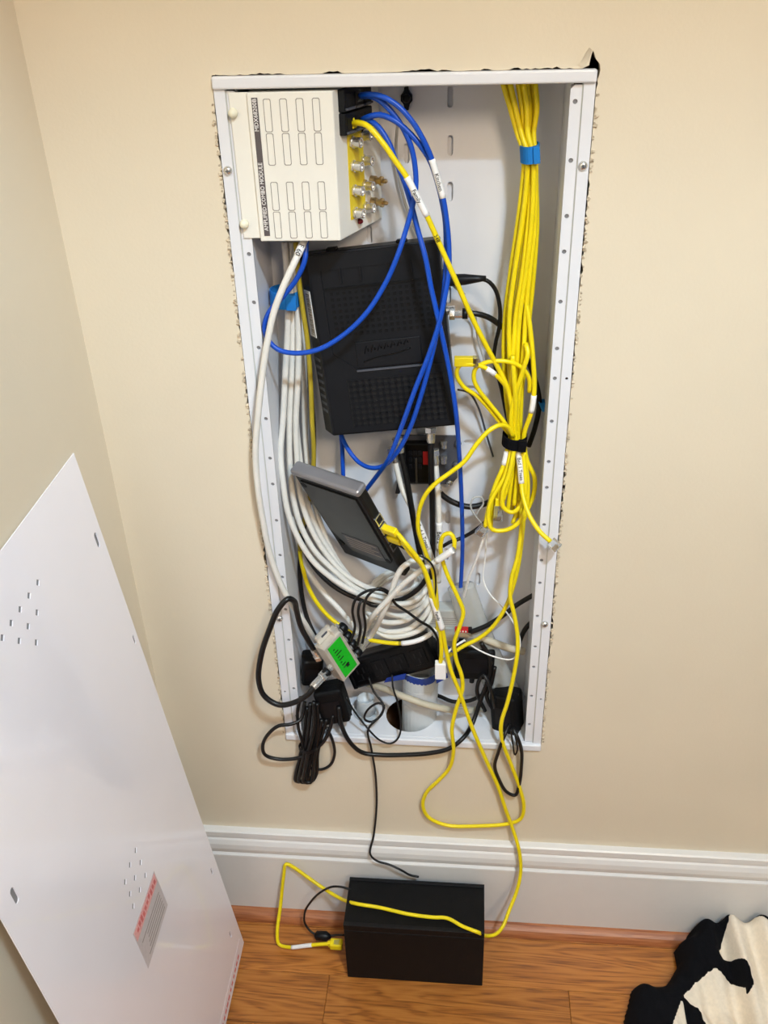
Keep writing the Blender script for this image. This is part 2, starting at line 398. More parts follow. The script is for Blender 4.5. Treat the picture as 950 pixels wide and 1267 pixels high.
for s_, zs in ((1, RZ), (-1, LZ)):
    x0, x1 = (.1625, .1737) if s_ > 0 else (-.1737, -.1625)
    z0, z1 = HB+.013, -.0135
    ol = [(x0, z0), (x1, z0), (x1, z1), (x0+.004, z1), (x0, z1-.004)] if s_ > 0 else [(x0, z0), (x1, z0), (x1, z1-.004), (x1-.004, z1), (x0, z1)]
    link('inner_flange', plate(ol, [circ(s_*.1676, z, .0024, 12) for z in zs], .0016, (0, .0014, 0)), 'steel_white', enc)
    link('flange_backing', rbox((x0, .0031, z0), (x1, .0038, z1)), 'grey_mid', enc)
    ex0, ex1 = (.1745, .1855) if s_ > 0 else (-.1855, -.1745)
    hz = [-.315, -.795] if s_ > 0 else [-.80, -.40]
    link('outer_flange', plate(rect(ex0, HB+.011, ex1, -.011), [circ(s_*.1805, z, .0017, 10) for z in hz], .0018, (0, -.0010, 0)), 'steel_white', enc)
    link('flange_step', rbox((min(s_*.1735, s_*.1748), .0004, HB+.012), (max(s_*.1735, s_*.1748), .004, -.012)), 'box_grey', enc)
for p in [(-0.1801,-0.001,1.2028), (0.1792,-0.001,1.2026), (0.1754,-0.001,0.6274), (-0.1787,-0.001,0.6232)]:
    lx, lz = loc2(p)
    sc = link('screw', lathe([(.0046, 0), (.0044, .0018), (.0030, .0034), (.0012, .0038)], (lx, -.001, lz), (0, -1, 0), 14), 'metal', enc, smooth=True)
    link('screw_recess', join_me([rbox((lx-.002, -.0052, lz-.0004), (lx+.002, -.0046, lz+.0004)), rbox((lx-.0004, -.0052, lz-.002), (lx+.0004, -.0046, lz+.002))]), 'grey_dark', sc)
# black push fastener in the back plate
fp = (-0.0013,0.09,1.2563)
pf = thing('push_fastener', 'black plastic push fastener clipped into the enclosure back plate near its top', 'fastener', fp)
link('wing', prism([(-.0022, .011), (.0022, .011), (.0026, .006), (.0062, .003), (.0062, -.003), (.0026, -.006), (.0022, -.012), (-.0022, -.012), (-.0026, -.006), (-.0062, -.003), (-.0062, .003), (-.0026, .006)], -.003, .003, 'y', .0006), 'black_gloss', pf)
link('knob', lathe([(.0045, 0), (.0045, .004), (.0025, .006)], (0, -.003, 0), (0, -1, 0)), 'black_gloss', pf, smooth=True)

# ------------------------------------------------------------------ amplified combo module
S0 = Vector((-.067, -.004, 0)); SD = Vector((.037, .096, 0)).normalized(); SN = Vector((SD.y, -SD.x, 0))
mo = thing('combo_module', 'white amplified combo module with dark title strip in the upper left of the enclosure', 'network module', (-.11, .045, 1.131))
mo0 = Vector((-.11, .045, 1.131))
def mlink(name, me, m, parent=mo, smooth=False): return link(name, shift(me, mo0), m, parent, smooth)
ZT, ZB = 1.2762, 1.131
mlink('housing', prism([(-.1525, -.004), (-.067, -.004), (-.031, .0905), (-.1525, .0905)], ZB, ZT, 'z', .0010), 'module_white')
mlink('bracket', rbox((-.1712, -.0008, 1.1335), (-.1515, .0010, ZT), .0006), 'module_white')
for p in [(-0.1677,-0.001,1.2574), (-0.1683,-0.001,1.1487)]:
    mlink('push_rivet', lathe([(.0046, 0), (.0050, .0022), (.0040, .0052), (.0015, .0066)], p, (-.15, -1, .1), 14), 'plastic_cream', smooth=True)
st = mlink('title_strip', rbox((-.1478, -.0046, 1.1368), (-.1418, -.0040, 1.2715)), 'print_dark')
for tx, zc, sz in (('AMPLIFIED COMBO MODULE', 1.1765, .0058), ('MDX68200B', 1.2555, .0058)):
    t = text_me(tx, sz, .0001, .00006)
    wd = max(v.co.x for v in t.vertices)-min(v.co.x for v in t.vertices); tgt = .0685 if 'AMP' in tx else .030
    t.transform(Matrix.Diagonal((tgt/wd, 1, 1, 1)))
    t.transform(basis((0, 0, 1), (-1, 0, 0), (0, -1, 0), Vector((-.1448, -.0048, zc))-mo0))
    link('lettering', t, 'print_white', st)
def ring_rect(w_, h_, t_, d_):
    o_ = [(-w_/2+.0012, -h_/2), (w_/2-.0012, -h_/2), (w_/2, -h_/2+.0012), (w_/2, h_/2-.0012), (w_/2-.0012, h_/2), (-w_/2+.0012, h_/2), (-w_/2, h_/2-.0012), (-w_/2, -h_/2+.0012)]
    i_ = [(x*(w_-2*t_)/w_, z*(h_-2*t_)/h_) for x, z in o_]
    return plate(o_, [i_], d_)
fm = ring_rect(.0076, .0302, .0006, .0005); fm.materials.append(MATS['print_line'])
for z0, z1 in ((1.2703, 1.2395), (1.2385, 1.2077), (1.1915, 1.1627), (1.1617, 1.1340)):
    for c in range(4):
        o = link('label_field', fm, None, mo); o.location = Vector((-.1327+.0163*c, -.0044, (z0+z1)/2))-mo0; o.scale = (1, 1, (z0-z1)/.0302)
def side_m(s, z, h=0.): return basis(SD, (0, 0, 1), SN, S0+SD*s+Vector((0, 0, z))+SN*h-mo0)
def slink(name, me, m, s, z, h=0., parent=mo, smooth=False):
    me.transform(side_m(s, z, h)); return link(name, me, m, parent, smooth)
ys = plate([(-.017, -.043), (.008, -.043), (.017, -.030), (.017, .043), (-.017, .043)], [], .0006, (0, 0, 0), (1, 0, 0), (0, 1, 0), (0, 0, 1))
slink('yellow_strip', ys, 'yellow_label', .042, 1.1895)
for k, zc in enumerate((1.2655, 1.2435)):
    jb = slink('jack_block', rbox((-.030, -.0104, -.003), (.030, .0104, .007), .0012), 'black_plastic', .0405, zc)
    for c in range(3):
        slink('jack_recess', rbox((-.007, -.0062, .0065), (.007, .0062, .0075)), 'ink', .021+.0195*c, zc, 0, jb)
        slink('jack_lip', rbox((-.0085, -.0090, .0065), (.0085, -.0068, .0095), .0005), 'grey_dark', .021+.0195*c, zc, 0, jb)
for zc1, zc2 in ((1.2235, 1.2260), (1.2000, 1.2013), (1.1755, 1.1755), (1.1525, 1.1525)):
    for s_, zc in ((.0335, zc1), (.0575, zc2)):
        cm = join_me([lathe([(.0064, 0), (.0064, .0026)], (0, 0, 0), (0, 0, 1), 6), lathe([(.0050, .002), (.0052, .003), (.0052, .0108), (.0046, .0114), (.0036, .0114), (.0034, .0100)], (0, 0, 0), (0, 0, 1), 14)])
        slink('coax_port', cm, 'metal', s_, zc, .0006)
for zc in (1.1775, 1.1545):
    cm = join_me([lathe([(.005, 0), (.005, .006), (.0036, .007), (.0036, .011), (.005, .0115), (.005, .014), (.0022, .0145), (.0025, .018), (.001, .020)], (0, 0, 0), (0, 0, 1), 12)])
    slink('terminator', cm, 'brass', .075, zc, 0)
slink('status_light', lathe([(.003, 0), (.003, .002), (.002, .0042), (.0006, .005)], (0, 0, 0), (0, 0, 1)), 'dark_red', .043, 1.1412, 0, smooth=True)

# ------------------------------------------------------------------ black modem
mc = Vector((-0.0323,0.036,1.0024)); a6 = math.radians(6.2); t7 = math.radians(8)
ex = Vector((math.cos(a6), 0, math.sin(a6))); up = Vector((-math.sin(a6), 0, math.cos(a6))); ez = up*math.cos(t7)+Vector((0, 1, 0))*math.sin(t7)
MM = rigid(mc, ex, ez)
md = thing('modem', 'black plastic modem with vented face hanging tilted in the upper middle of the enclosure', 'modem', mx=MM)
w2, h2 = .0785, .1080
link('body', prism([(-w2+.006, 0), (w2, 0), (w2, .032), (-w2-.008, .032), (-w2-.008, .026)], -h2, h2, 'z', .002), 'modem_black', md)
link('front_bezel', plate([(-w2+.009, -h2+.003), (w2-.003, -h2+.003), (w2-.003, h2-.003), (-w2+.009, h2-.003)], [[(-.058, -.008), (-.030, -.030), (.068, -.030), (.068, .088), (-.058, .088)][::-1], [(-.046, -.100), (.070, -.100), (.070, -.040), (-.046, -.040)]], .0016, (0, -.0014, 0)), 'modem_black', md)
link('grille_shade_sheet', rbox((-.046, -.0004, -.100), (.070, .0002, -.040)), 'ink', md)  # near-black sheet that paints in the shade behind the vent lattice
lat = []
for i in range(15): x = -.042+i*.0077; lat.append(rbox((x-.0016, -.0014, -.0985), (x+.0016, .0004, -.0415)))
for j in range(9): z = -.0985+j*.0071; lat.append(rbox((-.0445, -.0014, z-.0016), (.0685, .0004, z+.0016)))
setp(link('vent_grille', join_me(lat), 'modem_black', md), kind='stuff')
lat = []
for i in range(17):
    for j in range(8): lat.append(rbox((-.051+i*.0072, -.0008, .012+j*.0068), (-.0475+i*.0072, .0004, .0152+j*.0068)))
setp(link('vent_dimples', join_me(lat), 'black_matte', md), kind='stuff')
for xx in (-.036, -.013, .020, .045): link('rib', rbox((xx-.0008, -.0022, .072), (xx+.0008, .0002, .090)), 'modem_black', md)
link('cross_ridge', rbox((-.056, -.0022, .0660), (.068, .0002, .0680)), 'black_matte', md)
lp = link('logo_plate', rbox((-.030, -.0020, -.0275), (.046, .0004, .0035), .0008), 'modem_black', md)
sw = [tube(spline([(-.022, -.0022, -.020), (-.005, -.0022, -.0155), (.015, -.0022, -.0135), (.034, -.0022, -.009)]), .0008, 6)]
for k in range(7): xx = -.020+k*.0078; sw.append(tube(spline([(xx, -.0022, -.010+.001*k), (xx+.003, -.0022, -.002+.0005*k), (xx+.005, -.0022, -.008+.001*k)]), .0007, 6))
link('embossed_mark', join_me(sw), 'black_gloss', lp, smooth=True)
link('plate_ledge', rbox((-.032, -.0030, -.0315), (.048, .0004, -.0292), .0004), 'grey_dark', md)
cd = Vector((-.014, .026, 0)).normalized(); cn = Vector((-.026, -.014, 0)).normalized()
CH = basis(cd, (0, 0, 1), cn, (-w2+.006, 0, 0))
def chl(name, lo_, hi_, m, parent=md):
    me = rbox(lo_, hi_); me.transform(CH); bm = bmesh.new(); bm.from_mesh(me); bmesh.ops.recalc_face_normals(bm, faces=bm.faces[:]); bm.to_mesh(me); bm.free()
    return link(name, me, m, parent)
bc = chl('barcode_sticker', (.005, .012, -.0002), (.027, .066, .0006), 'white_print')
for i in range(24): chl('barcode_bar', (.008, .015+.0020*i, .0004), (.020, .0158+.0020*i+.0003*(i % 3), .0009), 'print_line', bc)
for k in range(8): chl('side_vent', (.006, -.080+k*.0090, -.0002), (.024, -.0765+k*.0090, .0005), 'grey_dark')
for xx in (-.05, .03): link('foot', rbox((xx, .008, h2-.0005), (xx+.012, .022, h2+.003), .001), 'black_matte', md)
pj_ = Vector((w2, .016, .067)); link('power_jack', lathe([(.006, -.002), (.006, .002), (.0035, .002), (.0035, .0005)], pj_, (1, 0, 0)), 'ink', md)
link('coax_jack', lathe([(.0055, -.002), (.0055, .002), (.0045, .002), (.0045, .010)], (w2, .016, .026), (1, 0, 0), 12), 'metal', md)

# ------------------------------------------------------------------ silver-edged router
RO = Vector((-.148, .0053, .8374)); ra = Vector((.8357, -.548, .0365)); rb = Vector((.2691, .3505, -.8971)); rt = Vector((.4788, .7595, .4404))
RO = RO+rt*.005-rb*.009
RT = basis(ra, rb, rt, RO)
rtg = thing('router', 'slim silver-edged black router hanging tilted with yellow cables in its ports', 'router', mx=RT)
link('body', rbox((.002, .004, .001), (.108, .184, .0165), .0035, 3), 'black_plastic', rtg)
link('silver_rim', rbox((-.0005, -.001, -.0005), (.1095, .0095, .0180), .004, 3), 'silver_plastic', rtg)
link('underside', prism([(.010, .016), (.100, .016), (.100, .150), (.070, .160), (.030, .160), (.010, .120)], -.0010, .0018, 'z', .0005), 'dark_face', rtg)
lb = link('rating_label', rbox((.030, .118, -.0016), (.090, .150, -.0008)), 'grey_dark', rtg)
link('label_print', join_me([rbox((.034, .122+.0055*i, -.0019), (.086-.01*(i % 2), .1235+.0055*i, -.0015)) for i in range(5)]), 'print_line', lb)
for (xx, yy) in ((.014, .022), (.014, .150), (.094, .150)): link('rubber_foot', lathe([(.005, 0), (.0045, .0025)], (xx, yy, .0012), (0, 0, -1)), 'black_matte', rtg)
for k in range(4):
    pt = link('ethernet_port', plate(rect(-.0075, -.006, .0075, .006), [rect(-.0058, -.0045, .0058, .0045)], .0015, (.1075, .065+k*.0185, .0095), (0, 1, 0), (0, 0, 1), (1, 0, 0)), 'metal' if k < 2 else 'grey_dark', rtg)
    link('port_cavity', rbox((.1070, .065+k*.0185-.0058, .0050), (.1082, .065+k*.0185+.0058, .0140)), 'ink', pt)

# ------------------------------------------------------------------ green-labelled splitter
SO = Vector((-.1165, -.030, .5942)); sa = Vector((.5758, .7566, .3099)); sb = Vector((.3469, .1171, -.9306)); stt = sa.cross(sb)
if stt.dot(Vector((-.74, .64, -.195))) < 0: stt = -stt
TM = basis(sa, sb, stt, SO)
if TM.determinant() < 0: pass
sp = thing('coax_splitter', 'small silver coax splitter with bright green label hanging at lower left', 'splitter', mx=None, loc=SO)
def sl_(name, me, m, parent=sp, smooth=False):
    me.transform(Matrix(((sa.x, sb.x, stt.x, 0), (sa.y, sb.y, stt.y, 0), (sa.z, sb.z, stt.z, 0), (0, 0, 0, 1)))); 
    bm = bmesh.new(); bm.from_mesh(me); bmesh.ops.recalc_face_normals(bm, faces=bm.faces[:]); bm.to_mesh(me); bm.free()
    return link(name, me, m, parent, smooth)
sl_('body', rbox((0, 0, .0), (.0356, .0662, .0205), .0012), 'zinc')
gl = sl_('green_label', rbox((.0055, .004, -.0006), (.0305, .0625, .0004)), 'green_label')
sl_('label_print', join_me([rbox((.011, .012+.005*i, -.0009), (.011+.003+.010*((i*7) % 5)/5, .0135+.005*i, -.0005)) for i in range(8)]+[rbox((.016, .046, -.0009), (.021, .052, -.0005))]), 'ink', gl)
ear = sl_('mounting_ear', rbox((.004, -.0135, .012), (.032, .001, .0185), .0025), 'zinc')
sl_('screw_slot', rbox((.012, -.010, .0112), (.024, -.006, .0195), .0015), 'grey_dark', ear)
sl_('ground_block', rbox((.026, -.008, .004), (.036, .0005, .014), .001), 'zinc')
sl_('ground_screw', lathe([(.004, 0), (.004, .004)], (.0365, -.004, .009), (1, 0, 0), 8), 'metal')
# output side (+a): four black-collared ports, input side (-a): one
POUT = [(.0356, .007+.0165*k, .0105) for k in range(4)]
for q in POUT:
    cp = sl_('output_port', lathe([(.0062, -.001), (.0062, .0040), (.0052, .0045), (.0052, .007)], q, (1, 0, 0), 8), 'metal')
    sl_('port_collar', lathe([(.0066, .0050), (.0074, .0060), (.0074, .0135), (.0066, .0145)], q, (1, 0, 0), 12), 'black_plastic', cp, True)
cp = sl_('input_port', lathe([(.0055, -.001), (.0055, .004), (.0046, .0045), (.0046, .008)], (0, .040, .0105), (-1, 0, 0), 8), 'metal')
sl_('port_collar', lathe([(.0066, .006), (.0070, .007), (.0070, .0145), (.006, .0155)], (0, .040, .0105), (-1, 0, 0), 12), 'black_plastic', cp, True)
def sw_(q): return SO+sa*q[0]+sb*q[1]+stt*q[2]


# ------------------------------------------------------------------ dark device below the modem
dv = Vector((0.0133,0.082,0.821))
dd = thing('optical_terminal', 'dark grey bracketed device with a red stripe mounted just below the modem', 'network device', dv)
link('bracket', plate([(-.030, -.030), (.036, -.030), (.044, -.020), (.044, .040), (-.030, .040)], [rect(-.022, -.022, .014, .032)], .004, (0, -.004, 0)), 'grey_dark', dd)
link('body', rbox((-.0225, -.013, -.0245), (.0145, .006, .034), .002), 'black_gloss', dd)
link('red_stripe', rbox((.000, -.0142, .004), (.007, -.0128, .023), .0005), 'red', dd)
link('chip_row', join_me([rbox((-.018+.006*i, -.0150, -.002+.010*j), (-.014+.006*i, -.0128, .004+.010*j)) for i in range(3) for j in range(3)]), 'black_plastic', dd)
link('cooling_fin', rbox((-.010, -.016, -.022), (-.0075, -.0128, .014), .0005), 'metal_dark', dd)
link('hook', prism([(-.034, -.022), (-.028, -.016), (-.028, -.034), (-.032, -.046), (-.038, -.046), (-.036, -.036)], -.004, .002, 'y', .0008), 'grey_dark', dd)
for (u_, z_) in ((.026, .036), (.026, .014)):
    link('coax_port', lathe([(.005, 0), (.005, .004), (.0042, .0045), (.0042, .010)], (u_, -.008, z_), (0, -.2, -1), 10), 'metal', dd)
for (u_, z_) in ((.042, .0), (.044, .030), (.034, -.027)):
    link('mounting_screw', lathe([(.0048, 0), (.0044, .003), (.002, .0045)], (u_, -.004, z_), (0, -1, 0), 10), 'grey_dark' if z_ > -.01 else 'metal', dd, smooth=True)

# ------------------------------------------------------------------ bottom of the enclosure
pz0, pz1 = .385, .487
pp = Vector((0.0044,0.023,0.412)); pp = Vector((pp.x, .044, pz0))
pipe = thing('conduit_pipe', 'white plastic conduit pipe rising through the round hole in the enclosure floor', 'pipe', pp)
po = [(.0262, 0), (.0262, .106), (.0265, .108), (.0265, .111), (.0240, .111), (.0240, .02), (.0, .02)]
link('tube_wall', lathe(po, (0, 0, 0), (.03, .10, 1), 28), 'milky_plastic', pipe, smooth=False)
for k in range(3): link('ridge', lathe([(.0262, 0), (.0266, .0006), (.0262, .0012)], Vector((.03, .10, 1)).normalized()*(.055+.014*k), (.03, .10, 1), 28), 'milky_plastic', pipe, True)
tp = thing('blue_tape', 'ragged collar of blue tape wrapped around the top of the white pipe', 'tape', pp+Vector((.0034, .0112, .113)))
tv = []; rr = random.Random(9); nn = 30
for k in range(nn):
    a = 2*math.pi*k/nn
    for (r_, z_) in ((.0272, -.010-.004*rr.random()), (.0280, .0), (.0284+.0015*rr.random(), .002+.002*rr.random()), (.0268, -.002)): tv.append((r_*math.cos(a), r_*math.sin(a), z_))
link('wrap', raw(tv, [(k*4+i, ((k+1) % nn)*4+i, ((k+1) % nn)*4+i+1, k*4+i+1) for k in range(nn) for i in range(3)]), 'blue_tape', tp, smooth=True)
link('loose_end', prism([(-.052, -.012), (-.022, -.004), (-.020, .006), (-.048, -.004)], -.024, -.0225, 'y'), 'blue_tape', tp)
link('loose_tab', prism([(.024, -.010), (.040, .002), (.038, .012), (.022, .006)], -.024, -.0225, 'y'), 'blue_tape', tp)
kp = Vector(((-0.0744,0.04,0.4335)[0], .045, .4112))
kn = thing('conduit_plug', 'short whitish plastic plug standing in the enclosure floor left of the pipe', 'plug', kp)
link('collar', lathe([(.0185, 0), (.0185, .004), (.0155, .005)], (0, 0, 0), (0, 0, 1), 20), 'milky_plastic', kn)
link('stub', lathe([(.0140, .004), (.0132, .030), (.0115, .032), (.0110, .018)], (0, 0, 0), (0, 0, 1), 20), 'milky_plastic', kn, True)

def brick(name, label, c, ex_, ez_, d, m='black_matte', bev=.005, cat='power adapter', extra=None):
    t = thing(name, label, cat, mx=rigid(c, ex_, ez_))
    link('housing', cbox(d, bev, 3), m, t)
    link('seam', cbox((d[0]*1.004, .0012, d[2]*1.004), .0003, 1), 'ink', t)
    if extra: extra(t, d)
    return t
def prongs(t, d):
    link('strain_relief', lathe([(.0055, 0), (.0045, .006), (.0035, .016)], (0, 0, -d[2]/2+.001), (0, 0, -1)), 'black_plastic', t, True)
    link('rating_plate', rbox((-d[0]*.3, -d[1]/2-.0005, -d[2]*.25), (d[0]*.3, -d[1]/2+.0002, d[2]*.2)), 'black_plastic', t)
brick('power_adapter', 'black power adapter hanging below the green-labelled splitter', (-0.1173,0.012,0.4637), (.95, .05, .22), (-.2, .1, 1), (.042, .034, .058), extra=prongs)
brick('power_adapter', 'black power plug behind the lower left flange beside the splitter', (-0.1483,0.034,0.5073), (.95, .2, -.1), (.15, 0, 1), (.030, .030, .048), extra=prongs)
def strip(t, d):
    for k in range(4):
        ot = link('outlet', cbox((.024, .002, .024), .0008), 'black_gloss', t, mx=Matrix.Translation((-.048+.032*k, -d[1]/2-.0004, 0)))
        for q in ((-.005, .003), (.005, .003), (0, -.006)): link('socket_slot', rbox((q[0]-.001, -.0016, q[1]-.004), (q[0]+.001, -.0009, q[1]+.004)), 'ink', ot)
    link('end_cap', rbox((-d[0]/2-.003, -d[1]/2, -d[2]/2), (-d[0]/2+.004, d[1]/2, d[2]/2), .002), 'black_gloss', t)
brick('power_strip', 'black power strip lying slanted across the enclosure behind the green-labelled splitter', (-0.0322,0.062,0.5039), (.90, -.12, .46), (-.3, .3, .9), (.138, .036, .046), m='black_gloss', cat='power strip', extra=strip)
brick('power_adapter', 'large black power adapter right of the white pipe, plugged in behind the yellow cables', (0.0841,0.062,0.5106), (1, .1, -.08), (.1, .2, 1), (.056, .040, .048), extra=prongs)
brick('power_adapter', 'black power adapter standing in the lower right corner of the enclosure', (0.1338,0.036,0.4387), (.9, -.35, .12), (.05, .05, 1), (.040, .034, .066), extra=prongs)
# grey box with print, red terminal, clear sleeve
gb = thing('surge_box', 'small light grey box with printed lines behind the yellow cables', 'network device', (0.0402,0.08,0.5642))
link('housing', rbox((-.024, -.010, -.030), (.022, .012, .026), .002), 'box_grey', gb)
for k in range(4): link('printed_line', rbox((-.020, -.0104, .012-.0035*k), (.018, -.0099, .013-.0035*k)), 'print_line', gb)
link('cover', rbox((-.018, -.0125, -.022), (.014, -.0095, -.004), .001), 'box_grey', gb)
rd = thing('wire_connector', 'tiny red wire connector with white print beside the grey box', 'connector', (0.0651,0.04,0.5809))
link('shell', rbox((-.0085, -.004, -.003), (.0105, .004, .003), .0012), 'red', rd)
link('cap', rbox((.010, -.004, -.003), (.0155, .004, .003), .001), 'black_plastic', rd)
link('printed_mark', join_me([rbox((-.006+.004*k, -.0044, -.0012), (-.004+.004*k, -.0039, .0012)) for k in range(4)]), 'print_white', rd)
sv = spline([(0.0639,0.07,0.6337),(0.0818,0.0667,0.5733),(0.1064,0.0633,0.5029),(0.1381,0.06,0.4324)])
cs = link('clear_sleeve', shift(tube(sv, .024, 16, taper=(.8, 1.05), sx=.55), sv[0]), 'sleeve_clear', smooth=True); cs.location = sv[0]
setp(cs, 'wide cloudy plastic sleeve running down to the lower right corner', 'sleeve')

# ------------------------------------------------------------------ blue cables
rB = .0029
def jackplug(p, d, boot):
    def f(root, path, o0):
        dv_ = (path[0]-path[3]).normalized(); rj_plug(root, path[0]+dv_*.004, dv_, o0, boot, L=.016)
    return f
cable('ethernet_cable', [(-0.0432,0.028,1.2675),(-0.0337,0.016,1.2696),(-0.0209,0.008,1.2689),(-0.005,0.006,1.2608),(0.0107,0.006,1.2442),(0.0224,0.008,1.224),(0.0288,0.01,1.2088),(0.0345,0.0095,1.1907),(0.0403,0.009,1.1707),(0.0438,0.0085,1.1503),(0.0464,0.008,1.1252),(0.0467,0.004,1.0962),(0.0426,0,1.0682),(0.0366,-0.002,1.0397),(0.0248,-0.002,1.002),(0.0098,-0.002,0.9627),(-0.0073,0.002,0.9124),(-0.0244,0.008,0.8658),(-0.0426,0.03,0.8286),(-0.0643,0.046,0.7918)], rB, 'blue_cable', 'blue network cable with white Kitchen sleeve, dropping to the router', sleeves=[((0.028,0.01,1.2104), (0.0403,0.01,1.1705), 'white_print', .0006, 'Kitchen')], parts=jackplug(0, 0, None))
cable('ethernet_cable', [(-0.0427,0.03,1.2665),(-0.0326,0.02,1.2676),(-0.0209,0.014,1.263),(-0.0051,0.0133,1.2463),(0.0075,0.0127,1.2218),(0.0121,0.012,1.1969),(0.012,0.01,1.1789),(0.0076,0.008,1.159),(0.0014,0.006,1.1388),(-0.0063,-0,1.1167),(-0.0198,-0.003,1.0871),(-0.0409,-0.006,1.0549),(-0.0664,-0.005,1.0295),(-0.0978,-0.004,1.01),(-0.1263,-0.002,1.0042),(-0.1467,-0,1.0082),(-0.1572,0.002,1.0199),(-0.16,0.004,1.0326),(-0.1532,0.006,1.0498),(-0.1365,0.008,1.0667),(-0.1199,0.01,1.086),(-0.1097,0.012,1.1059),(-0.1076,0.02,1.1265),(-0.1057,0.02,1.1403)], rB, 'blue_cable', 'blue network cable curving in a wide loop across the modem face to the left', parts=jackplug(0, 0, None))
cable('ethernet_cable', [(-0.0428,0.03,1.2445),(-0.0331,0.018,1.2492),(-0.023,0.015,1.2509),(-0.0083,0.012,1.2458),(0.0053,0.012,1.235),(0.0173,0.012,1.2218),(0.0269,0.0155,1.2062),(0.0343,0.0155,1.1855),(0.0393,0.0155,1.1651),(0.0427,0.0147,1.1446),(0.0437,0.014,1.1193),(0.0431,0.01,1.0899),(0.0407,0.006,1.0644),(0.0363,0.005,1.0391),(0.0281,0.004,0.9996),(0.0168,0.004,0.955),(0.0017,0.008,0.9063),(-0.015,0.014,0.8706),(-0.0319,0.02,0.8492),(-0.0478,0.026,0.8422),(-0.0653,0.038,0.8434),(-0.0804,0.05,0.8563),(-0.0916,0.07,0.8677)], rB, 'blue_cable', 'blue network cable joining the Kitchen cable, then hooking back under the modem', parts=jackplug(0, 0, None))
cable('ethernet_cable', [(-0.0439,0.032,1.2434),(-0.0345,0.022,1.2448),(-0.0261,0.018,1.2399),(-0.0155,0.014,1.2258),(-0.0076,0.012,1.2066),(-0.0006,0.0125,1.189),(0.0065,0.013,1.1661),(0.014,0.01,1.1376),(0.0217,0.004,1.1111),(0.0277,0.002,1.0792),(0.0347,0,1.0482),(0.0427,0.0027,1.0098),(0.0501,0.0053,0.9698),(0.0559,0.008,0.928),(0.0599,0.03,0.8633),(0.0635,0.05,0.7826),(0.0654,0.06,0.7011),(0.063,0.07,0.61)], rB, 'blue_cable', 'blue network cable running straight down the right edge of the modem to the grey box', parts=jackplug(0, 0, None))
cable('ethernet_cable', [(-0.0918,0.074,0.8726),(-0.0904,0.07,0.8516),(-0.09,0.064,0.8254),(-0.0902,0.06,0.7929)], rB, 'blue_cable', 'short blue cable hanging straight down between the modem and the router')
# ------------------------------------------------------------------ yellow cables
rY = .0029
cable('ethernet_cable', [(-0.0536,0.022,1.2421),(-0.0436,0.008,1.2448),(-0.0337,-0.002,1.2432),(-0.0194,-0.006,1.2286),(-0.0069,-0.006,1.2108),(0.0042,-0.006,1.1951),(0.0137,-0.005,1.1766),(0.0242,-0.004,1.156),(0.0341,-0.002,1.1331),(0.0451,0,1.1078),(0.0563,0.004,1.0812),(0.0717,0.012,1.0431),(0.0886,0.02,1.0061),(0.1034,0.028,0.9755),(0.1145,0.031,0.951),(0.1214,0.034,0.9217),(0.1257,0.04,0.89)], rY, 'yellow_cable', 'yellow network cable with white Family sleeve crossing from the combo module to the bundle', sleeves=[((0.0042,-0.006,1.1951), (0.0234,-0.004,1.1568), 'white_print', .0006, 'Family'), ((0.0316,-0.003,1.1375), (0.0366,-0.003,1.1274), 'yellow_cable', .00005, '348')], parts=jackplug(0, 0, 'yellow_cable'))
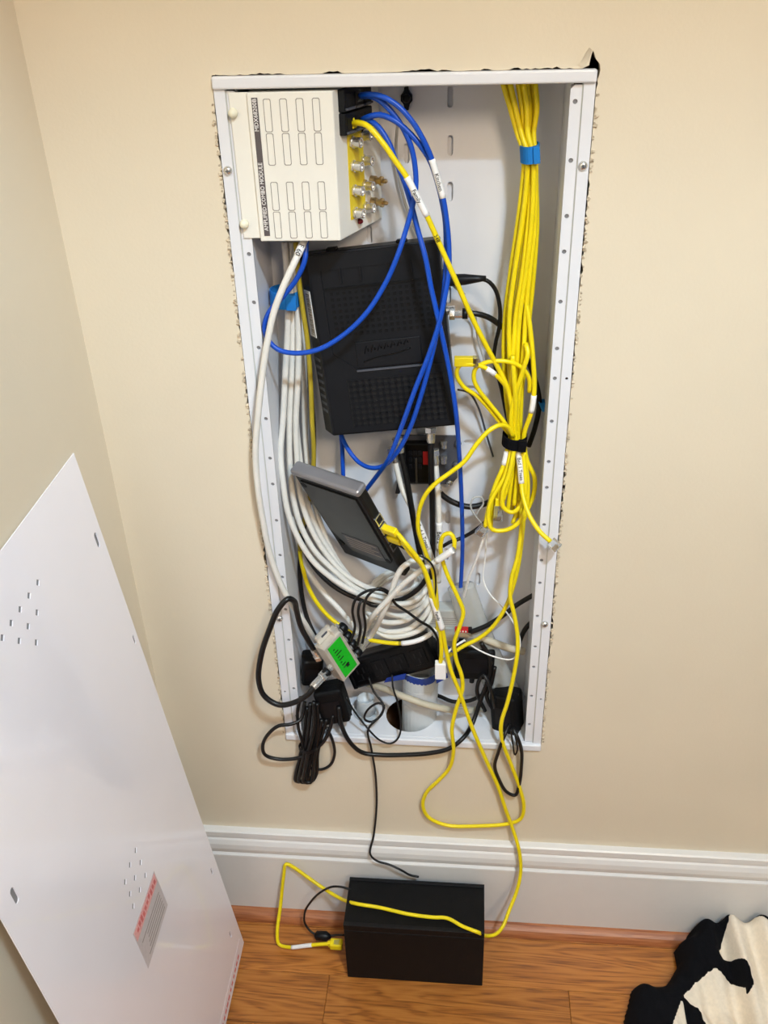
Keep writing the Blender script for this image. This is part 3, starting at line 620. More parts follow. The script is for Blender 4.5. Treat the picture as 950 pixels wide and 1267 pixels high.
for pts in [[(0.0991,0.06,1.2719),(0.1064,0.058,1.2515),(0.1157,0.056,1.2245),(0.123,0.05,1.2055),(0.1229,0.052,1.1726),(0.1196,0.052,1.1302),(0.1139,0.052,1.0767),(0.1102,0.052,1.0299),(0.1101,0.05,0.9815),(0.1148,0.05,0.9301),(0.1219,0.05,0.8706),(0.1104,0.04,0.8247),(0.1024,0.03,0.7894),(0.1013,0.03,0.7568)],
            [(0.1064,0.058,1.272),(0.113,0.055,1.248),(0.1197,0.052,1.225),(0.1262,0.046,1.2062),(0.1269,0.046,1.1738),(0.1236,0.044,1.1322),(0.118,0.043,1.0795),(0.1144,0.042,1.0334),(0.1162,0.04,0.9856),(0.1202,0.042,0.9338),(0.1256,0.044,0.8737),(0.1188,0.034,0.8397),(0.109,0.028,0.8025),(0.1059,0.028,0.7727)],
            [(0.1147,0.062,1.2714),(0.1198,0.059,1.2473),(0.1232,0.056,1.2243),(0.1298,0.052,1.2051),(0.1305,0.05,1.1729),(0.1283,0.05,1.1306),(0.1245,0.05,1.0773),(0.1202,0.05,1.0306),(0.1203,0.048,0.9824),(0.1232,0.046,0.932),(0.1287,0.048,0.8717),(0.1252,0.036,0.8273),(0.1219,0.032,0.7803)],
            [(0.1201,0.056,1.272),(0.1244,0.053,1.2481),(0.1262,0.05,1.2253),(0.132,0.046,1.2061),(0.1344,0.044,1.1741),(0.1339,0.042,1.1326),(0.1304,0.042,1.0798),(0.1262,0.042,1.0334),(0.1253,0.04,0.9906),(0.1258,0.04,0.9347),(0.1305,0.044,0.8738),(0.1334,0.04,0.8252),(0.1342,0.036,0.7805),(0.1287,0.03,0.7624)],
            [(0.1317,0.06,1.2713),(0.1345,0.058,1.2472),(0.1323,0.056,1.2242),(0.1348,0.052,1.205),(0.1374,0.052,1.1724),(0.1405,0.052,1.13),(0.1398,0.052,1.0767),(0.1377,0.052,1.0299),(0.1353,0.05,0.9816),(0.133,0.05,0.9303),(0.1347,0.05,0.8708),(0.1407,0.044,0.8231),(0.1403,0.044,0.7637)],
            [(0.1288,0.066,1.2706),(0.1324,0.064,1.2464),(0.1293,0.062,1.2232),(0.1318,0.058,1.2039),(0.1351,0.056,1.1716),(0.1392,0.058,1.1285),(0.1376,0.059,1.0745),(0.1327,0.06,1.027),(0.1292,0.058,0.9784),(0.1295,0.056,0.9275),(0.132,0.054,0.8687),(0.1368,0.046,0.8219),(0.1353,0.046,0.7623)],
            [(0.1265,0.07,1.2702),(0.1295,0.068,1.242),(0.1264,0.066,1.2187),(0.1294,0.06,1.2036),(0.1302,0.06,1.1708),(0.1306,0.062,1.1275),(0.1288,0.064,1.073),(0.1245,0.064,1.0256),(0.1229,0.064,0.976),(0.1249,0.06,0.9257),(0.1281,0.056,0.8676),(0.129,0.05,0.8195),(0.1289,0.05,0.7719)],
            [(0.1025,0.066,1.2711),(0.1099,0.064,1.2506),(0.1185,0.062,1.2234),(0.1251,0.058,1.204),(0.1266,0.058,1.1712),(0.1261,0.06,1.1281),(0.1232,0.06,1.0742),(0.1187,0.058,1.0278),(0.115,0.056,0.9791),(0.1179,0.056,0.9274),(0.1242,0.056,0.8676),(0.1186,0.044,0.8227),(0.1119,0.036,0.78)],
            [(0.1181,0.066,1.2708),(0.1225,0.064,1.2465),(0.1251,0.062,1.2233),(0.1318,0.058,1.2039),(0.1322,0.05,1.1729),(0.1306,0.046,1.1316),(0.1269,0.044,1.0792),(0.1218,0.044,1.0327),(0.1205,0.04,0.9955),(0.1191,0.036,0.9571),(0.1227,0.036,0.9155),(0.1283,0.04,0.8758),(0.1237,0.03,0.8363),(0.115,0.024,0.7991)],
            [(0.1237,0.062,1.2712),(0.1273,0.061,1.2469),(0.1284,0.06,1.2236),(0.1334,0.056,1.2043),(0.1363,0.048,1.1733),(0.1376,0.046,1.1316),(0.1349,0.044,1.0791),(0.1327,0.044,1.0327),(0.1324,0.04,0.9955),(0.1305,0.038,0.9563),(0.1285,0.038,0.9146),(0.1313,0.042,0.8748),(0.1318,0.034,0.8342),(0.1295,0.028,0.7912)]]:
    cable('ethernet_cable', pts, rY, 'yellow_cable', 'yellow network cable in the thick bundle hanging down the right side of the enclosure', group='yellow cables in the right bundle')
# loops and strands around the black strap
cable('ethernet_cable', [(0.1319,0.046,1.0509),(0.1374,0.04,1.0246),(0.1428,0.036,0.9873),(0.1466,0.034,0.9479),(0.1445,0.034,0.9167),(0.1377,0.038,0.8824),(0.143,0.036,0.8503),(0.1529,0.034,0.8289),(0.153,0.032,0.8046),(0.1461,0.03,0.782),(0.14,0.03,0.7602)], rY, 'yellow_cable', 'yellow cable with short white marker along the right edge of the bundle', sleeves=[((0.1452,0.034,0.9397), (0.1406,0.034,0.9188), 'white_print', .0007, None)])
cable('ethernet_cable', [(0.1338,0.036,1.002),(0.1367,0.03,0.9936),(0.1329,0.028,0.9756),(0.1267,0.03,0.9495),(0.122,0.032,0.9279),(0.1213,0.034,0.9005),(0.1243,0.038,0.8768),(0.1194,0.032,0.8464),(0.1115,0.026,0.8154),(0.1102,0.024,0.7931)], rY, 'yellow_cable', 'yellow cable looped at the front of the bundle ending in a clear plug', parts=lambda root, path, o0: rj_plug(root, path[-1], path[-1]-path[-4], o0))
cable('ethernet_cable', [(0.1195,0.03,0.9896),(0.1225,0.028,0.9605),(0.1257,0.03,0.9289),(0.1264,0.036,0.8941),(0.1293,0.036,0.8724),(0.1339,0.028,0.8489),(0.1367,0.022,0.8262),(0.1399,0.01,0.8103),(0.148,-0.004,0.7935),(0.16,-0.014,0.7791),(0.1729,-0.02,0.7693)], rY, 'yellow_cable', 'yellow cable with long white sleeve swinging out over the right flange', sleeves=[((0.1314,0.034,0.8668), (0.1368,0.022,0.8239), 'white_print', .0007, 'Bed 1 Trees')], parts=lambda root, path, o0: rj_plug(root, path[-1], path[-1]-path[-4], o0, boot=None, L=.013))
cable('ethernet_cable', [(0.1205,0.04,0.8757),(0.1145,0.032,0.8463),(0.1044,0.026,0.8187),(0.0973,0.022,0.7881),(0.0939,0.02,0.763)], rY, 'yellow_cable', 'yellow cable with white tag ending in a clear plug at lower left of the bundle', sleeves=[((0.1169,0.038,0.8645), (0.1095,0.032,0.8496), 'white_print', .0008, None)], parts=lambda root, path, o0: rj_plug(root, path[-1], path[-1]-path[-4]+Vector((-.01, 0, -.004)), o0, boot=None, L=.014))
cable('ethernet_cable', [(0.1243,0.034,0.8733),(0.1159,0.026,0.8327),(0.1008,0.02,0.8035),(0.0975,0.019,0.7781),(0.1031,0.018,0.7608),(0.1194,0.019,0.7594),(0.1342,0.02,0.7688),(0.1435,0.024,0.788),(0.1452,0.03,0.8195),(0.1386,0.036,0.8614)], rY, 'yellow_cable', 'yellow cable making the lowest loop under the black strap')
cable('ethernet_cable', [(0.1271,0.03,0.8732),(0.1214,0.022,0.8407),(0.1144,0.018,0.8143),(0.1161,0.017,0.794),(0.1273,0.016,0.7878),(0.1378,0.018,0.7985),(0.1419,0.024,0.8229),(0.1375,0.034,0.8624)], rY, 'yellow_cable', 'yellow cable making a smaller inner loop under the black strap')
cable('ethernet_cable', [(0.1219,0.036,0.8876),(0.1116,0.036,0.9047),(0.0955,0.034,0.9267),(0.0817,0.03,0.9471),(0.0758,0.028,0.9622),(0.0783,0.027,0.9757),(0.0911,0.026,0.9832),(0.1113,0.026,0.9843),(0.1283,0.03,0.9768),(0.1394,0.034,0.9611),(0.1415,0.038,0.941)], rY*.92, 'yellow_cable', 'thin yellow cable making a wide loop left of the bundle', parts=lambda root, path, o0: (rj_plug(root, Vector((0.08,0.024,0.9849)), Vector((0.0532,0.024,0.9848))-Vector((0.0772,0.024,0.9849)), o0, L=.006, boot=None), link('plug_body', shift(rbox(Vector((0.0532,0.024,0.9838))+Vector((0, -.004, -.0045)), Vector((0.079,0.024,0.9859))+Vector((0, .004, .0045)), .001), o0), 'yellow_label', root)))
cable('ethernet_cable', [(0.1201,0.04,0.8845),(0.11,0.04,0.8974),(0.0958,0.038,0.9175),(0.08,0.034,0.937),(0.0637,0.03,0.9511),(0.056,0.027,0.9676),(0.0597,0.024,0.9799),(0.0717,0.022,0.9827),(0.0866,0.024,0.978),(0.0999,0.026,0.9683),(0.1096,0.03,0.9565),(0.1198,0.036,0.9385)], rY*.92, 'yellow_cable', 'thin yellow cable making the leftmost loop beside the bundle, next to the modem', sleeves=[((0.0913,0.024,0.9761), (0.1008,0.026,0.9673), 'white_print', .0006, None)])
cable('ethernet_cable', [(0.1248,0.034,0.8843),(0.1173,0.028,0.9001),(0.1074,0.02,0.906),(0.096,0.014,0.9025),(0.0812,0.008,0.8871),(0.0672,0.004,0.8662),(0.0509,0.002,0.8516),(0.0335,-0,0.8378),(0.0206,0.001,0.8211),(0.0123,0.002,0.7983),(0.0099,0.004,0.7709),(0.0144,0.01,0.7428),(0.0211,0.016,0.7165),(0.0271,0.02,0.6974),(0.0322,0.024,0.646),(0.0341,0.028,0.5878)], rY, 'yellow_cable', 'yellow cable sweeping left from the strap and down past the dark device')
# long drop
cable('ethernet_cable', [(0.1376,0.034,0.7937),(0.1397,0.026,0.7627),(0.1363,0.018,0.7186),(0.13,0.012,0.6909),(0.129,0.009,0.6632),(0.1352,0.006,0.6365),(0.1406,0.001,0.6068),(0.1416,-0.004,0.5791),(0.1377,-0.008,0.5396),(0.1315,-0.012,0.4989),(0.1239,-0.016,0.4614),(0.1261,-0.016,0.4303),(0.1421,-0.012,0.374),(0.1558,-0.01,0.3275),(0.1636,-0.01,0.2882),(0.16,-0.01,0.2613),(0.1435,-0.009,0.2481),(0.0972,-0.009,0.2391),(0.0477,-0.009,0.2372),(0.0205,-0.009,0.2534),(0.0121,-0.009,0.2798),(0.0184,-0.009,0.3084),(0.0354,-0.01,0.3348),(0.0521,-0.011,0.3639),(0.0577,-0.014,0.4035),(0.0552,-0.016,0.4466),(0.0605,-0.014,0.482),(0.069,-0.012,0.5194),(0.0676,-0.011,0.5418),(0.0596,-0.01,0.5706),(0.0572,-0.008,0.5969),(0.0643,-0.006,0.6243),(0.0683,-0.004,0.6457),(0.0606,-0.002,0.6689),(0.0489,0,0.6968),(0.0403,0.004,0.7228),(0.0383,0.003,0.7457),(0.0424,0.002,0.761),(0.0505,0.001,0.7643),(0.0557,0,0.7554),(0.0548,-0.002,0.7396)], rY, 'yellow_cable', 'long yellow cable dropping below the enclosure into a low loop on the wall')
cable('ethernet_cable', [(0.1429,0.036,0.7687),(0.1411,0.03,0.7357),(0.1384,0.026,0.7005),(0.1323,0.022,0.6669),(0.125,0.022,0.6373),(0.1089,0.024,0.601),(0.0897,0.024,0.5791),(0.0678,0.02,0.5672),(0.0547,0.016,0.5585),(0.0414,0.012,0.5468)], rY, 'yellow_cable', 'yellow cable slanting left behind the long drop to the red connector')
# router patch cables
def port_at(k, h): return tuple(RO+ra*(.108+h)+rb*(.065+.0185*k)+rt*.0095)
def boot_at(root, k, o0):
    b = rbox((-.0055, -.0045, 0), (.0055, .0045, .022), .0018); b.transform(basis(rb, rt, ra, Vector(port_at(k, -.002))-o0)); bm = bmesh.new(); bm.from_mesh(b); bmesh.ops.recalc_face_normals(bm, faces=bm.faces[:]); bm.to_mesh(b); bm.free(); link('plug_boot', b, 'yellow_cable', root)
cable('ethernet_cable', [port_at(2, .0), port_at(2, .02)]+[(0.0017,-0.03,0.7544),(0.0142,-0.026,0.7364),(0.0229,-0.022,0.7078),(0.0289,-0.022,0.6775),(0.0351,-0.021,0.6536),(0.0413,-0.02,0.6291),(0.0467,-0.018,0.5908),(0.0534,-0.018,0.5559),(0.0646,-0.016,0.5184),(0.0835,-0.016,0.4514),(0.1045,-0.014,0.3869),(0.1237,-0.012,0.3309),(0.1374,-0.012,0.2798),(0.1472,-0.012,0.2465),(0.1597,-0.022,0.2045),(0.1637,-0.03,0.162),(0.1584,-0.042,0.1328),(0.1476,-0.06,0.1112),(0.1378,-0.078,0.0959),(0.1265,-0.092,0.0951),(0.114,-0.098,0.0986),(0.0973,-0.1189,0.1375),(0.0756,-0.111,0.1375),(0.0523,-0.1001,0.139),(0.0303,-0.0991,0.1375),(-0.0067,-0.0961,0.1375),(-0.0507,-0.0879,0.1375),(-0.0886,-0.0834,0.1375),(-0.1197,-0.052,0.1053),(-0.148,-0.036,0.1053),(-0.1747,-0.027,0.1191),(-0.1967,-0.022,0.1347),(-0.208,-0.022,0.1416),(-0.2132,-0.026,0.1185),(-0.2211,-0.04,0.0609),(-0.2246,-0.066,0.0281),(-0.2218,-0.0753,0.01),(-0.2032,-0.0811,0.012),(-0.173,-0.0828,0.022),(-0.146,-0.0835,0.03),(-0.1285,-0.085,0.034)], rY, 'yellow_cable', 'yellow cable from router down over the floor box, plugged into its left end', sleeves=[((0.0279,-0.022,0.6826), (0.0413,-0.02,0.6304), 'white_print', .0012, 'Family'), ((-0.2006,-0.0809,0.012), (-0.1664,-0.0824,0.022), 'white_print', .0005, None)],
      parts=lambda root, path, o0: (boot_at(root, 2, o0), rj_plug(root, path[-1], path[-1]-path[-4], o0, L=.010), link('plug_boot', shift(rbox(path[-1]+Vector((-.006, -.007, -.006)), path[-1]+Vector((.014, .007, .006)), .002), o0), 'yellow_cable', root)))
cable('ethernet_cable', [port_at(1, .0), port_at(1, .02)]+[(-0.0045,-0.036,0.7749),(0.0089,-0.034,0.7538),(0.0193,-0.028,0.7281),(0.0271,-0.026,0.6983),(0.0341,-0.022,0.6608),(0.0392,-0.018,0.618),(0.0402,-0.016,0.5875),(0.039,-0.014,0.566)], rY, 'yellow_cable', 'yellow cable from the upper router port ending in a white connector', parts=lambda root, path, o0: (boot_at(root, 1, o0), link('white_connector', shift(rbox(path[-1]+Vector((-.0075, -.005, -.026)), path[-1]+Vector((.0075, .005, .001)), .0012), o0), 'white_print', root)))
cable('telephone_wire', [(0.0467,-0.012,0.5475),(0.0444,-0.01,0.5629),(0.0496,-0.006,0.5795),(0.0571,0,0.5833),(0.071,0.01,0.5869)], .0016, 'white_print', 'thin white wire beside the white connector')
# straps
def strap(name, label, pts, r, h, m, d=(0, 0, 1)):
    c = sum((Vector(p) for p in pts), Vector())/len(pts)
    s0 = thing(name, label, 'cable strap', c)
    hw = (Vector(pts[1])-Vector(pts[0])).length/2; ex_ = (Vector(pts[1])-Vector(pts[0])).normalized(); ez_ = Vector(d); ez_ = (ez_-ex_*ex_.dot(ez_)).normalized(); ey_ = ez_.cross(ex_)
    ol = [(hw*math.cos(2*math.pi*i/24), r*math.sin(2*math.pi*i/24)) for i in range(24)]; il = [(x*(1-.0015/hw), y*(1-.0015/r)) for x, y in ol]
    me = plate(ol, [il], h, (0, 0, -h/2), (1, 0, 0), (0, 1, 0), (0, 0, 1)); me.transform(basis(ex_, ey_, ez_, (0, 0, 0)))
    link('band', me, m, s0)
    e = rbox((hw*.25, -r-.0022, -h/2), (hw*.9, -r*.72, h/2), .0006); e.transform(basis(ex_, ey_, ez_, (0, 0, 0))); link('overlap', e, m, s0)
strap('cable_strap', 'blue hook-and-loop strap around the top of the yellow bundle', [(0.119,0.053,1.205), (0.1398,0.053,1.2071)], .018, .017, 'blue_velcro', (.05, 0, 1))
strap('cable_strap', 'black hook-and-loop strap gathering the yellow bundle at mid height', [(0.1117,0.044,0.8768), (0.1421,0.044,0.8751)], .019, .014, 'cloth_black', (.05, 0, 1))
strap('cable_strap', 'blue hook-and-loop strap around the white cables left of the modem', [(-0.1628,0.06,1.0504), (-0.1267,0.06,1.0484)], .020, .018, 'blue_velcro', (-.05, 0, 1))
strap('cable_strap', 'blue strap glimpsed behind the yellow bundle on the right wall', [(0.1573,0.07,0.9075), (0.1659,0.07,0.9108)], .006, .012, 'blue_velcro')
# ------------------------------------------------------------------ white cables
rW = .0039
cable('coax_cable', [(-0.1074,0.02,1.1299),(-0.1103,0.008,1.1237),(-0.1183,-0.004,1.108),(-0.1318,-0.01,1.0826),(-0.1437,-0.012,1.0561),(-0.1537,-0.014,1.0232),(-0.1641,-0.016,0.9794),(-0.1732,-0.018,0.9326),(-0.1811,-0.018,0.8847),(-0.1832,-0.018,0.8359),(-0.1822,-0.016,0.7906),(-0.1792,-0.014,0.741),(-0.1688,-0.012,0.6866),(-0.1588,-0.01,0.6565),(-0.1476,-0.006,0.6283),(-0.1414,0.004,0.5999),(-0.1371,0.02,0.5686)], rW, 'white_cable', 'white coax cable hanging outermost in front of the left flange', sleeves=[((-0.109,0.006,1.1251), (-0.1149,0,1.1147), 'white_print', .0004, 'F 60')])
wl = 'white coax cable running down behind the router into the coil'
for k, pts in enumerate([
    [(-0.1402,0.06,1.1123),(-0.1402,0.058,1.0758),(-0.1438,0.056,1.0184),(-0.1512,0.052,0.9587),(-0.1586,0.046,0.8967),(-0.1634,0.036,0.8566),(-0.1617,0.026,0.8204),(-0.1579,0.02,0.7799),(-0.1479,0.018,0.7432),(-0.1306,0.019,0.7049),(-0.1087,0.02,0.6788),(-0.0768,0.024,0.6516),(-0.0451,0.03,0.6333),(-0.0065,0.03,0.632),(0.015,0.04,0.6444),(0.0102,0.07,0.6498),(-0.0263,0.078,0.6526),(-0.0608,0.074,0.6267),(-0.0695,0.06,0.6014),(-0.0476,0.042,0.5905),(-0.0131,0.036,0.5965),(0.0115,0.04,0.6168),(0.0222,0.05,0.6332)],
    [(-0.134,0.066,1.1106),(-0.1357,0.064,1.074),(-0.1393,0.062,1.0163),(-0.1446,0.058,0.9562),(-0.1522,0.054,0.8929),(-0.1548,0.048,0.8505),(-0.1543,0.04,0.8019),(-0.1474,0.034,0.7567),(-0.1305,0.03,0.7155),(-0.1065,0.03,0.6837),(-0.0758,0.034,0.6497),(-0.0438,0.04,0.6314),(-0.0094,0.04,0.6312),(0.0091,0.048,0.641),(0.003,0.076,0.6454),(-0.0322,0.08,0.6469),(-0.0632,0.07,0.6154),(-0.0662,0.054,0.5847),(-0.0459,0.042,0.5734),(-0.0101,0.036,0.581),(0.0137,0.038,0.603),(0.0256,0.048,0.621)],
    [(-0.1263,0.06,1.1122),(-0.1291,0.059,1.0755),(-0.1317,0.058,1.0177),(-0.1358,0.054,0.958),(-0.1436,0.052,0.8939),(-0.1458,0.05,0.8495),(-0.1451,0.044,0.7937),(-0.1339,0.038,0.7458),(-0.1171,0.038,0.7066),(-0.0949,0.038,0.6744),(-0.07,0.042,0.6509),(-0.0413,0.05,0.6337),(-0.0111,0.05,0.6348),(0.0028,0.06,0.6431),(-0.0062,0.08,0.6478),(-0.0384,0.082,0.6356),(-0.0655,0.066,0.6042),(-0.0626,0.05,0.5779),(-0.0389,0.038,0.5667),(-0.0065,0.032,0.5758),(0.016,0.034,0.5908),(0.0291,0.044,0.6144)],
    [(-0.1397,0.076,1.1079),(-0.1408,0.075,1.0706),(-0.1437,0.074,1.0119),(-0.1455,0.072,0.9503),(-0.147,0.068,0.8862),(-0.1457,0.064,0.8422),(-0.1412,0.056,0.7868),(-0.1283,0.048,0.7396),(-0.11,0.046,0.6989),(-0.0899,0.046,0.6636),(-0.0634,0.048,0.6386),(-0.0337,0.046,0.6162),(-0.0078,0.044,0.613),(0.0124,0.046,0.6261),(0.0173,0.06,0.638)],
    [(-0.133,0.08,1.1067),(-0.134,0.079,1.0693),(-0.1327,0.078,1.0105),(-0.1332,0.076,0.9487),(-0.1368,0.074,0.8834),(-0.1374,0.07,0.8392),(-0.133,0.062,0.781),(-0.121,0.054,0.7322),(-0.1056,0.05,0.6897),(-0.0863,0.05,0.6555),(-0.0567,0.05,0.6123),(-0.0306,0.044,0.5995),(-0.0043,0.04,0.605),(0.017,0.042,0.6224),(0.023,0.056,0.6357)]]):
    cable('coax_cable', pts, rW, 'white_cable', wl, group='white coax cables in the left bundle and coil')
cable('coax_cable', [(-0.1659,0.07,0.7402),(-0.1558,0.066,0.6908),(-0.1431,0.06,0.652),(-0.1243,0.052,0.6266),(-0.1064,0.046,0.6079),(-0.0928,0.04,0.5932),(-0.0792,0.034,0.5755),(-0.0709,0.034,0.557)], rW, 'white_cable', 'white coax cable passing behind the splitter at its upper left')
cable('coax_cable', [(-0.1257,0.052,1.1143),(-0.1257,0.051,1.0779),(-0.1238,0.05,1.0402),(-0.1206,0.048,1.0015),(-0.1205,0.048,0.9501),(-0.1225,0.048,0.8961),(-0.1245,0.048,0.8394),(-0.1403,0.058,0.7609),(-0.1548,0.062,0.7093),(-0.1548,0.062,0.6666),(-0.1458,0.058,0.6256),(-0.1289,0.054,0.5953),(-0.1088,0.05,0.5761),(-0.0771,0.04,0.5621),(-0.0474,0.03,0.5627),(-0.0163,0.024,0.5661),(0.0042,0.022,0.5729),(0.0209,0.024,0.5819),(0.0341,0.03,0.5918)], .0030, 'olive_cable', 'yellow cable beside the white coax, its end wrapped in white below the coil', sleeves=[((-0.0151,0.024,0.5661), (0.0318,0.03,0.5889), 'white_print', .0006, None), ((-0.1561,0.062,0.6934), (-0.0198,0.025,0.5651), 'yellow_cable', .0001, None)])
def cend(root, path, o0): fconn(root, path[0], path[0]-path[3], o0, 1.0, .017)
def cstart(L=.020):
    def f(root, path, o0):
        d = (path[3]-path[0]).normalized(); fconn(root, path[0]-d*.004, d, o0, 1.2, L)
    return f
o2 = [sw_((q[0]+.017, q[1], q[2])) for q in POUT]; oi_ = [sw_((q[0]+.035, q[1], q[2])) for q in POUT]
cable('coax_cable', [o2[2], oi_[2]]+[(-0.0498,-0,0.6341),(-0.0259,-0.004,0.6674),(-0.0081,-0.008,0.6917),(0.0122,-0.012,0.7142),(0.0308,-0.014,0.7298),(0.0551,-0.018,0.7528)], rW, 'white_cable', 'white coax cable from the splitter rising right, its cut end by the yellow loop', parts=cstart(.027), sleeves=[((0.0349,-0.014,0.7324), (0.0571,-0.018,0.754), 'white_print', .0007, None)])
cable('coax_cable', [o2[3], oi_[3]]+[(-0.0397,0.006,0.6299),(-0.0277,0.004,0.6627),(-0.0205,0.002,0.6892),(-0.0104,0,0.7114),(0.002,0.004,0.7191),(0.014,0.012,0.7191)], rW, 'white_cable', 'white coax cable from the lowest splitter port bending up under the router', parts=cstart(.027))
# coax pair from the dark device
cable('coax_cable', [(-0.0234,0.052,0.8539),(-0.0186,0.048,0.8295),(-0.0117,0.044,0.8013),(0.0005,0.04,0.775),(0.0129,0.036,0.7433),(0.0223,0.034,0.7146),(0.0317,0.036,0.6772)], rW*.95, 'white_cable', 'white coax cable with Bed 1 print hanging left below the dark device', sleeves=[((0.0057,0.038,0.7629), (0.0213,0.034,0.7171), 'white_print', .0005, 'Bed 1 Trees')], parts=cstart())
cable('coax_cable', [(0.0281,0.056,0.8491),(0.0314,0.05,0.8176),(0.0336,0.046,0.7843),(0.0347,0.044,0.7488),(0.0347,0.042,0.6993),(0.0335,0.044,0.6583)], rW, 'white_cable', 'white coax cable with Bed 2 print hanging straight down from the dark device', sleeves=[((0.0347,0.044,0.755), (0.0347,0.042,0.7122), 'white_print', .0005, 'Bed 2')], parts=cstart())
cable('coax_cable', [(-0.0168,0.05,0.8686),(-0.0099,0.044,0.8377),(-0.0041,0.04,0.8049),(0.0017,0.036,0.7653),(0.0076,0.034,0.7269),(0.0145,0.036,0.6832)], rW, 'black_cable', 'black coax cable hanging left below the dark device', parts=cstart())
cable('coax_cable', [(0.0243,0.054,0.8817),(0.0245,0.048,0.8533),(0.0255,0.044,0.8091),(0.0265,0.04,0.7634),(0.0263,0.038,0.7018),(0.0239,0.04,0.6675)], rW, 'black_cable', 'black coax cable hanging straight down beside the Bed 2 cable', parts=cstart())
cable('coax_cable', [(0.0289,0.06,0.7977),(0.0404,0.058,0.7846),(0.054,0.058,0.7752),(0.073,0.058,0.7695),(0.0917,0.06,0.7724),(0.1061,0.064,0.7788),(0.1243,0.07,0.7963)], rW, 'black_cable', 'black coax cable curving right from the dark device behind the yellow bundle', parts=cstart(.014))
cable('power_cable', [(0.0396,0.056,0.7082),(0.0482,0.056,0.7149),(0.063,0.06,0.7191),(0.082,0.06,0.7323),(0.0966,0.064,0.7453),(0.1131,0.07,0.7594)], .0026, 'black_cable', 'thin black cord passing behind the small yellow loop to the right')
# ------------------------------------------------------------------ black cords
c_in = sw_((-.016, .040, .0105)); c_in2 = sw_((-.034, .040, .0105))
cable('coax_cable', [c_in, c_in2]+[(-0.1364,-0.05,0.5363),(-0.1555,-0.05,0.5193),(-0.1813,-0.048,0.5101),(-0.2007,-0.046,0.5236),(-0.2063,-0.044,0.5492),(-0.1991,-0.042,0.5918),(-0.183,-0.04,0.6374),(-0.1705,-0.036,0.6652),(-0.1577,-0.03,0.6781),(-0.1514,-0.022,0.6685),(-0.1509,-0.016,0.648),(-0.1484,-0.012,0.6193),(-0.1416,-0.006,0.5911),(-0.1333,0,0.5637)], rW, 'black_cable', 'black coax cable looping out over the left flange into the splitter', parts=lambda root, path, o0: (cstart(.026)(root, path, o0), fconn(root, path[-1]+(path[-1]-path[-4]).normalized()*.012, path[-4]-path[-1], o0, 1.15, .022)))
cable('coax_cable', [(-0.1398,0.084,1.101),(-0.1365,0.084,1.0483),(-0.1291,0.082,0.9885),(-0.1276,0.081,0.9249),(-0.1281,0.08,0.8576),(-0.1355,0.08,0.7854),(-0.153,0.078,0.7095),(-0.1609,0.074,0.6581),(-0.161,0.068,0.6149),(-0.1553,0.06,0.581),(-0.1448,0.05,0.5586),(-0.1327,0.04,0.5421)], .0034, 'black_cable', 'black coax cable rising behind the white bundle along the left wall')
cable('coax_cable', [(-0.1516,0.056,0.7237),(-0.1465,0.052,0.6951),(-0.1317,0.046,0.6703),(-0.1067,0.04,0.647),(-0.0746,0.036,0.6319),(-0.0434,0.034,0.629),(-0.0144,0.034,0.6355),(0.0077,0.036,0.6524),(0.0207,0.04,0.6714)], .0034, 'black_cable', 'black coax cable sweeping under the white cables below the router')
cable('wire', [(-0.0828,-0.006,0.5907),(-0.0767,-0.002,0.6128),(-0.0786,-0.002,0.6414),(-0.0725,0,0.6601),(-0.0575,0.004,0.6696),(-0.0395,0.006,0.6701),(-0.0284,0.01,0.6569),(-0.0327,0.016,0.6388),(-0.052,0.012,0.6384),(-0.0672,0.006,0.6505),(-0.0713,0,0.6388),(-0.0694,0,0.6087),(-0.0748,-0.002,0.5821)], .0019, 'black_cable', 'thin black wire coiled above the splitter ports', 'wire')
cable('wire', [(-0.0683,0,0.5836),(-0.0633,0.004,0.6086),(-0.0635,0,0.6444),(-0.0559,-0.002,0.6675),(-0.0432,0.002,0.6755),(-0.0312,0.008,0.6662),(-0.0224,0.012,0.6436),(-0.0055,0.014,0.6278),(0.0107,0.014,0.6133),(0.0247,0.016,0.6012),(0.0335,0.016,0.5833),(0.0359,0.01,0.5569)], .0019, 'black_cable', 'thin black wire strapped diagonally across the white coil', 'wire')
cable('wire', [(-0.0264,0.006,0.753),(-0.0151,-0.008,0.7514),(0.0038,-0.018,0.7464),(0.022,-0.02,0.7386),(0.03,-0.018,0.7252),(0.0328,-0.014,0.6974),(0.0314,-0.008,0.6671)], .0013, 'black_cable', 'thin black wire running beside the yellow router cables', 'wire')
cable('power_cable', [(0.0436,0.05,1.0712),(0.0636,0.046,1.0742),(0.0771,0.046,1.0742),(0.0879,0.046,1.0723),(0.0972,0.048,1.0624),(0.1034,0.05,1.042),(0.1042,0.054,1.0175),(0.1005,0.06,0.9926),(0.0993,0.064,0.9707),(0.1093,0.07,0.9317),(0.119,0.076,0.8855),(0.1332,0.08,0.8382)], .0024, 'black_cable', 'black power cord with tapered plug leaving the modem at upper right',
      parts=lambda root, path, o0: link('plug', shift(lathe([(.0055, 0), (.0068, .004), (.0062, .020), (.0045, .032), (.0028, .044)], path[0], path[8]-path[0]), o0), 'black_plastic', root, True))
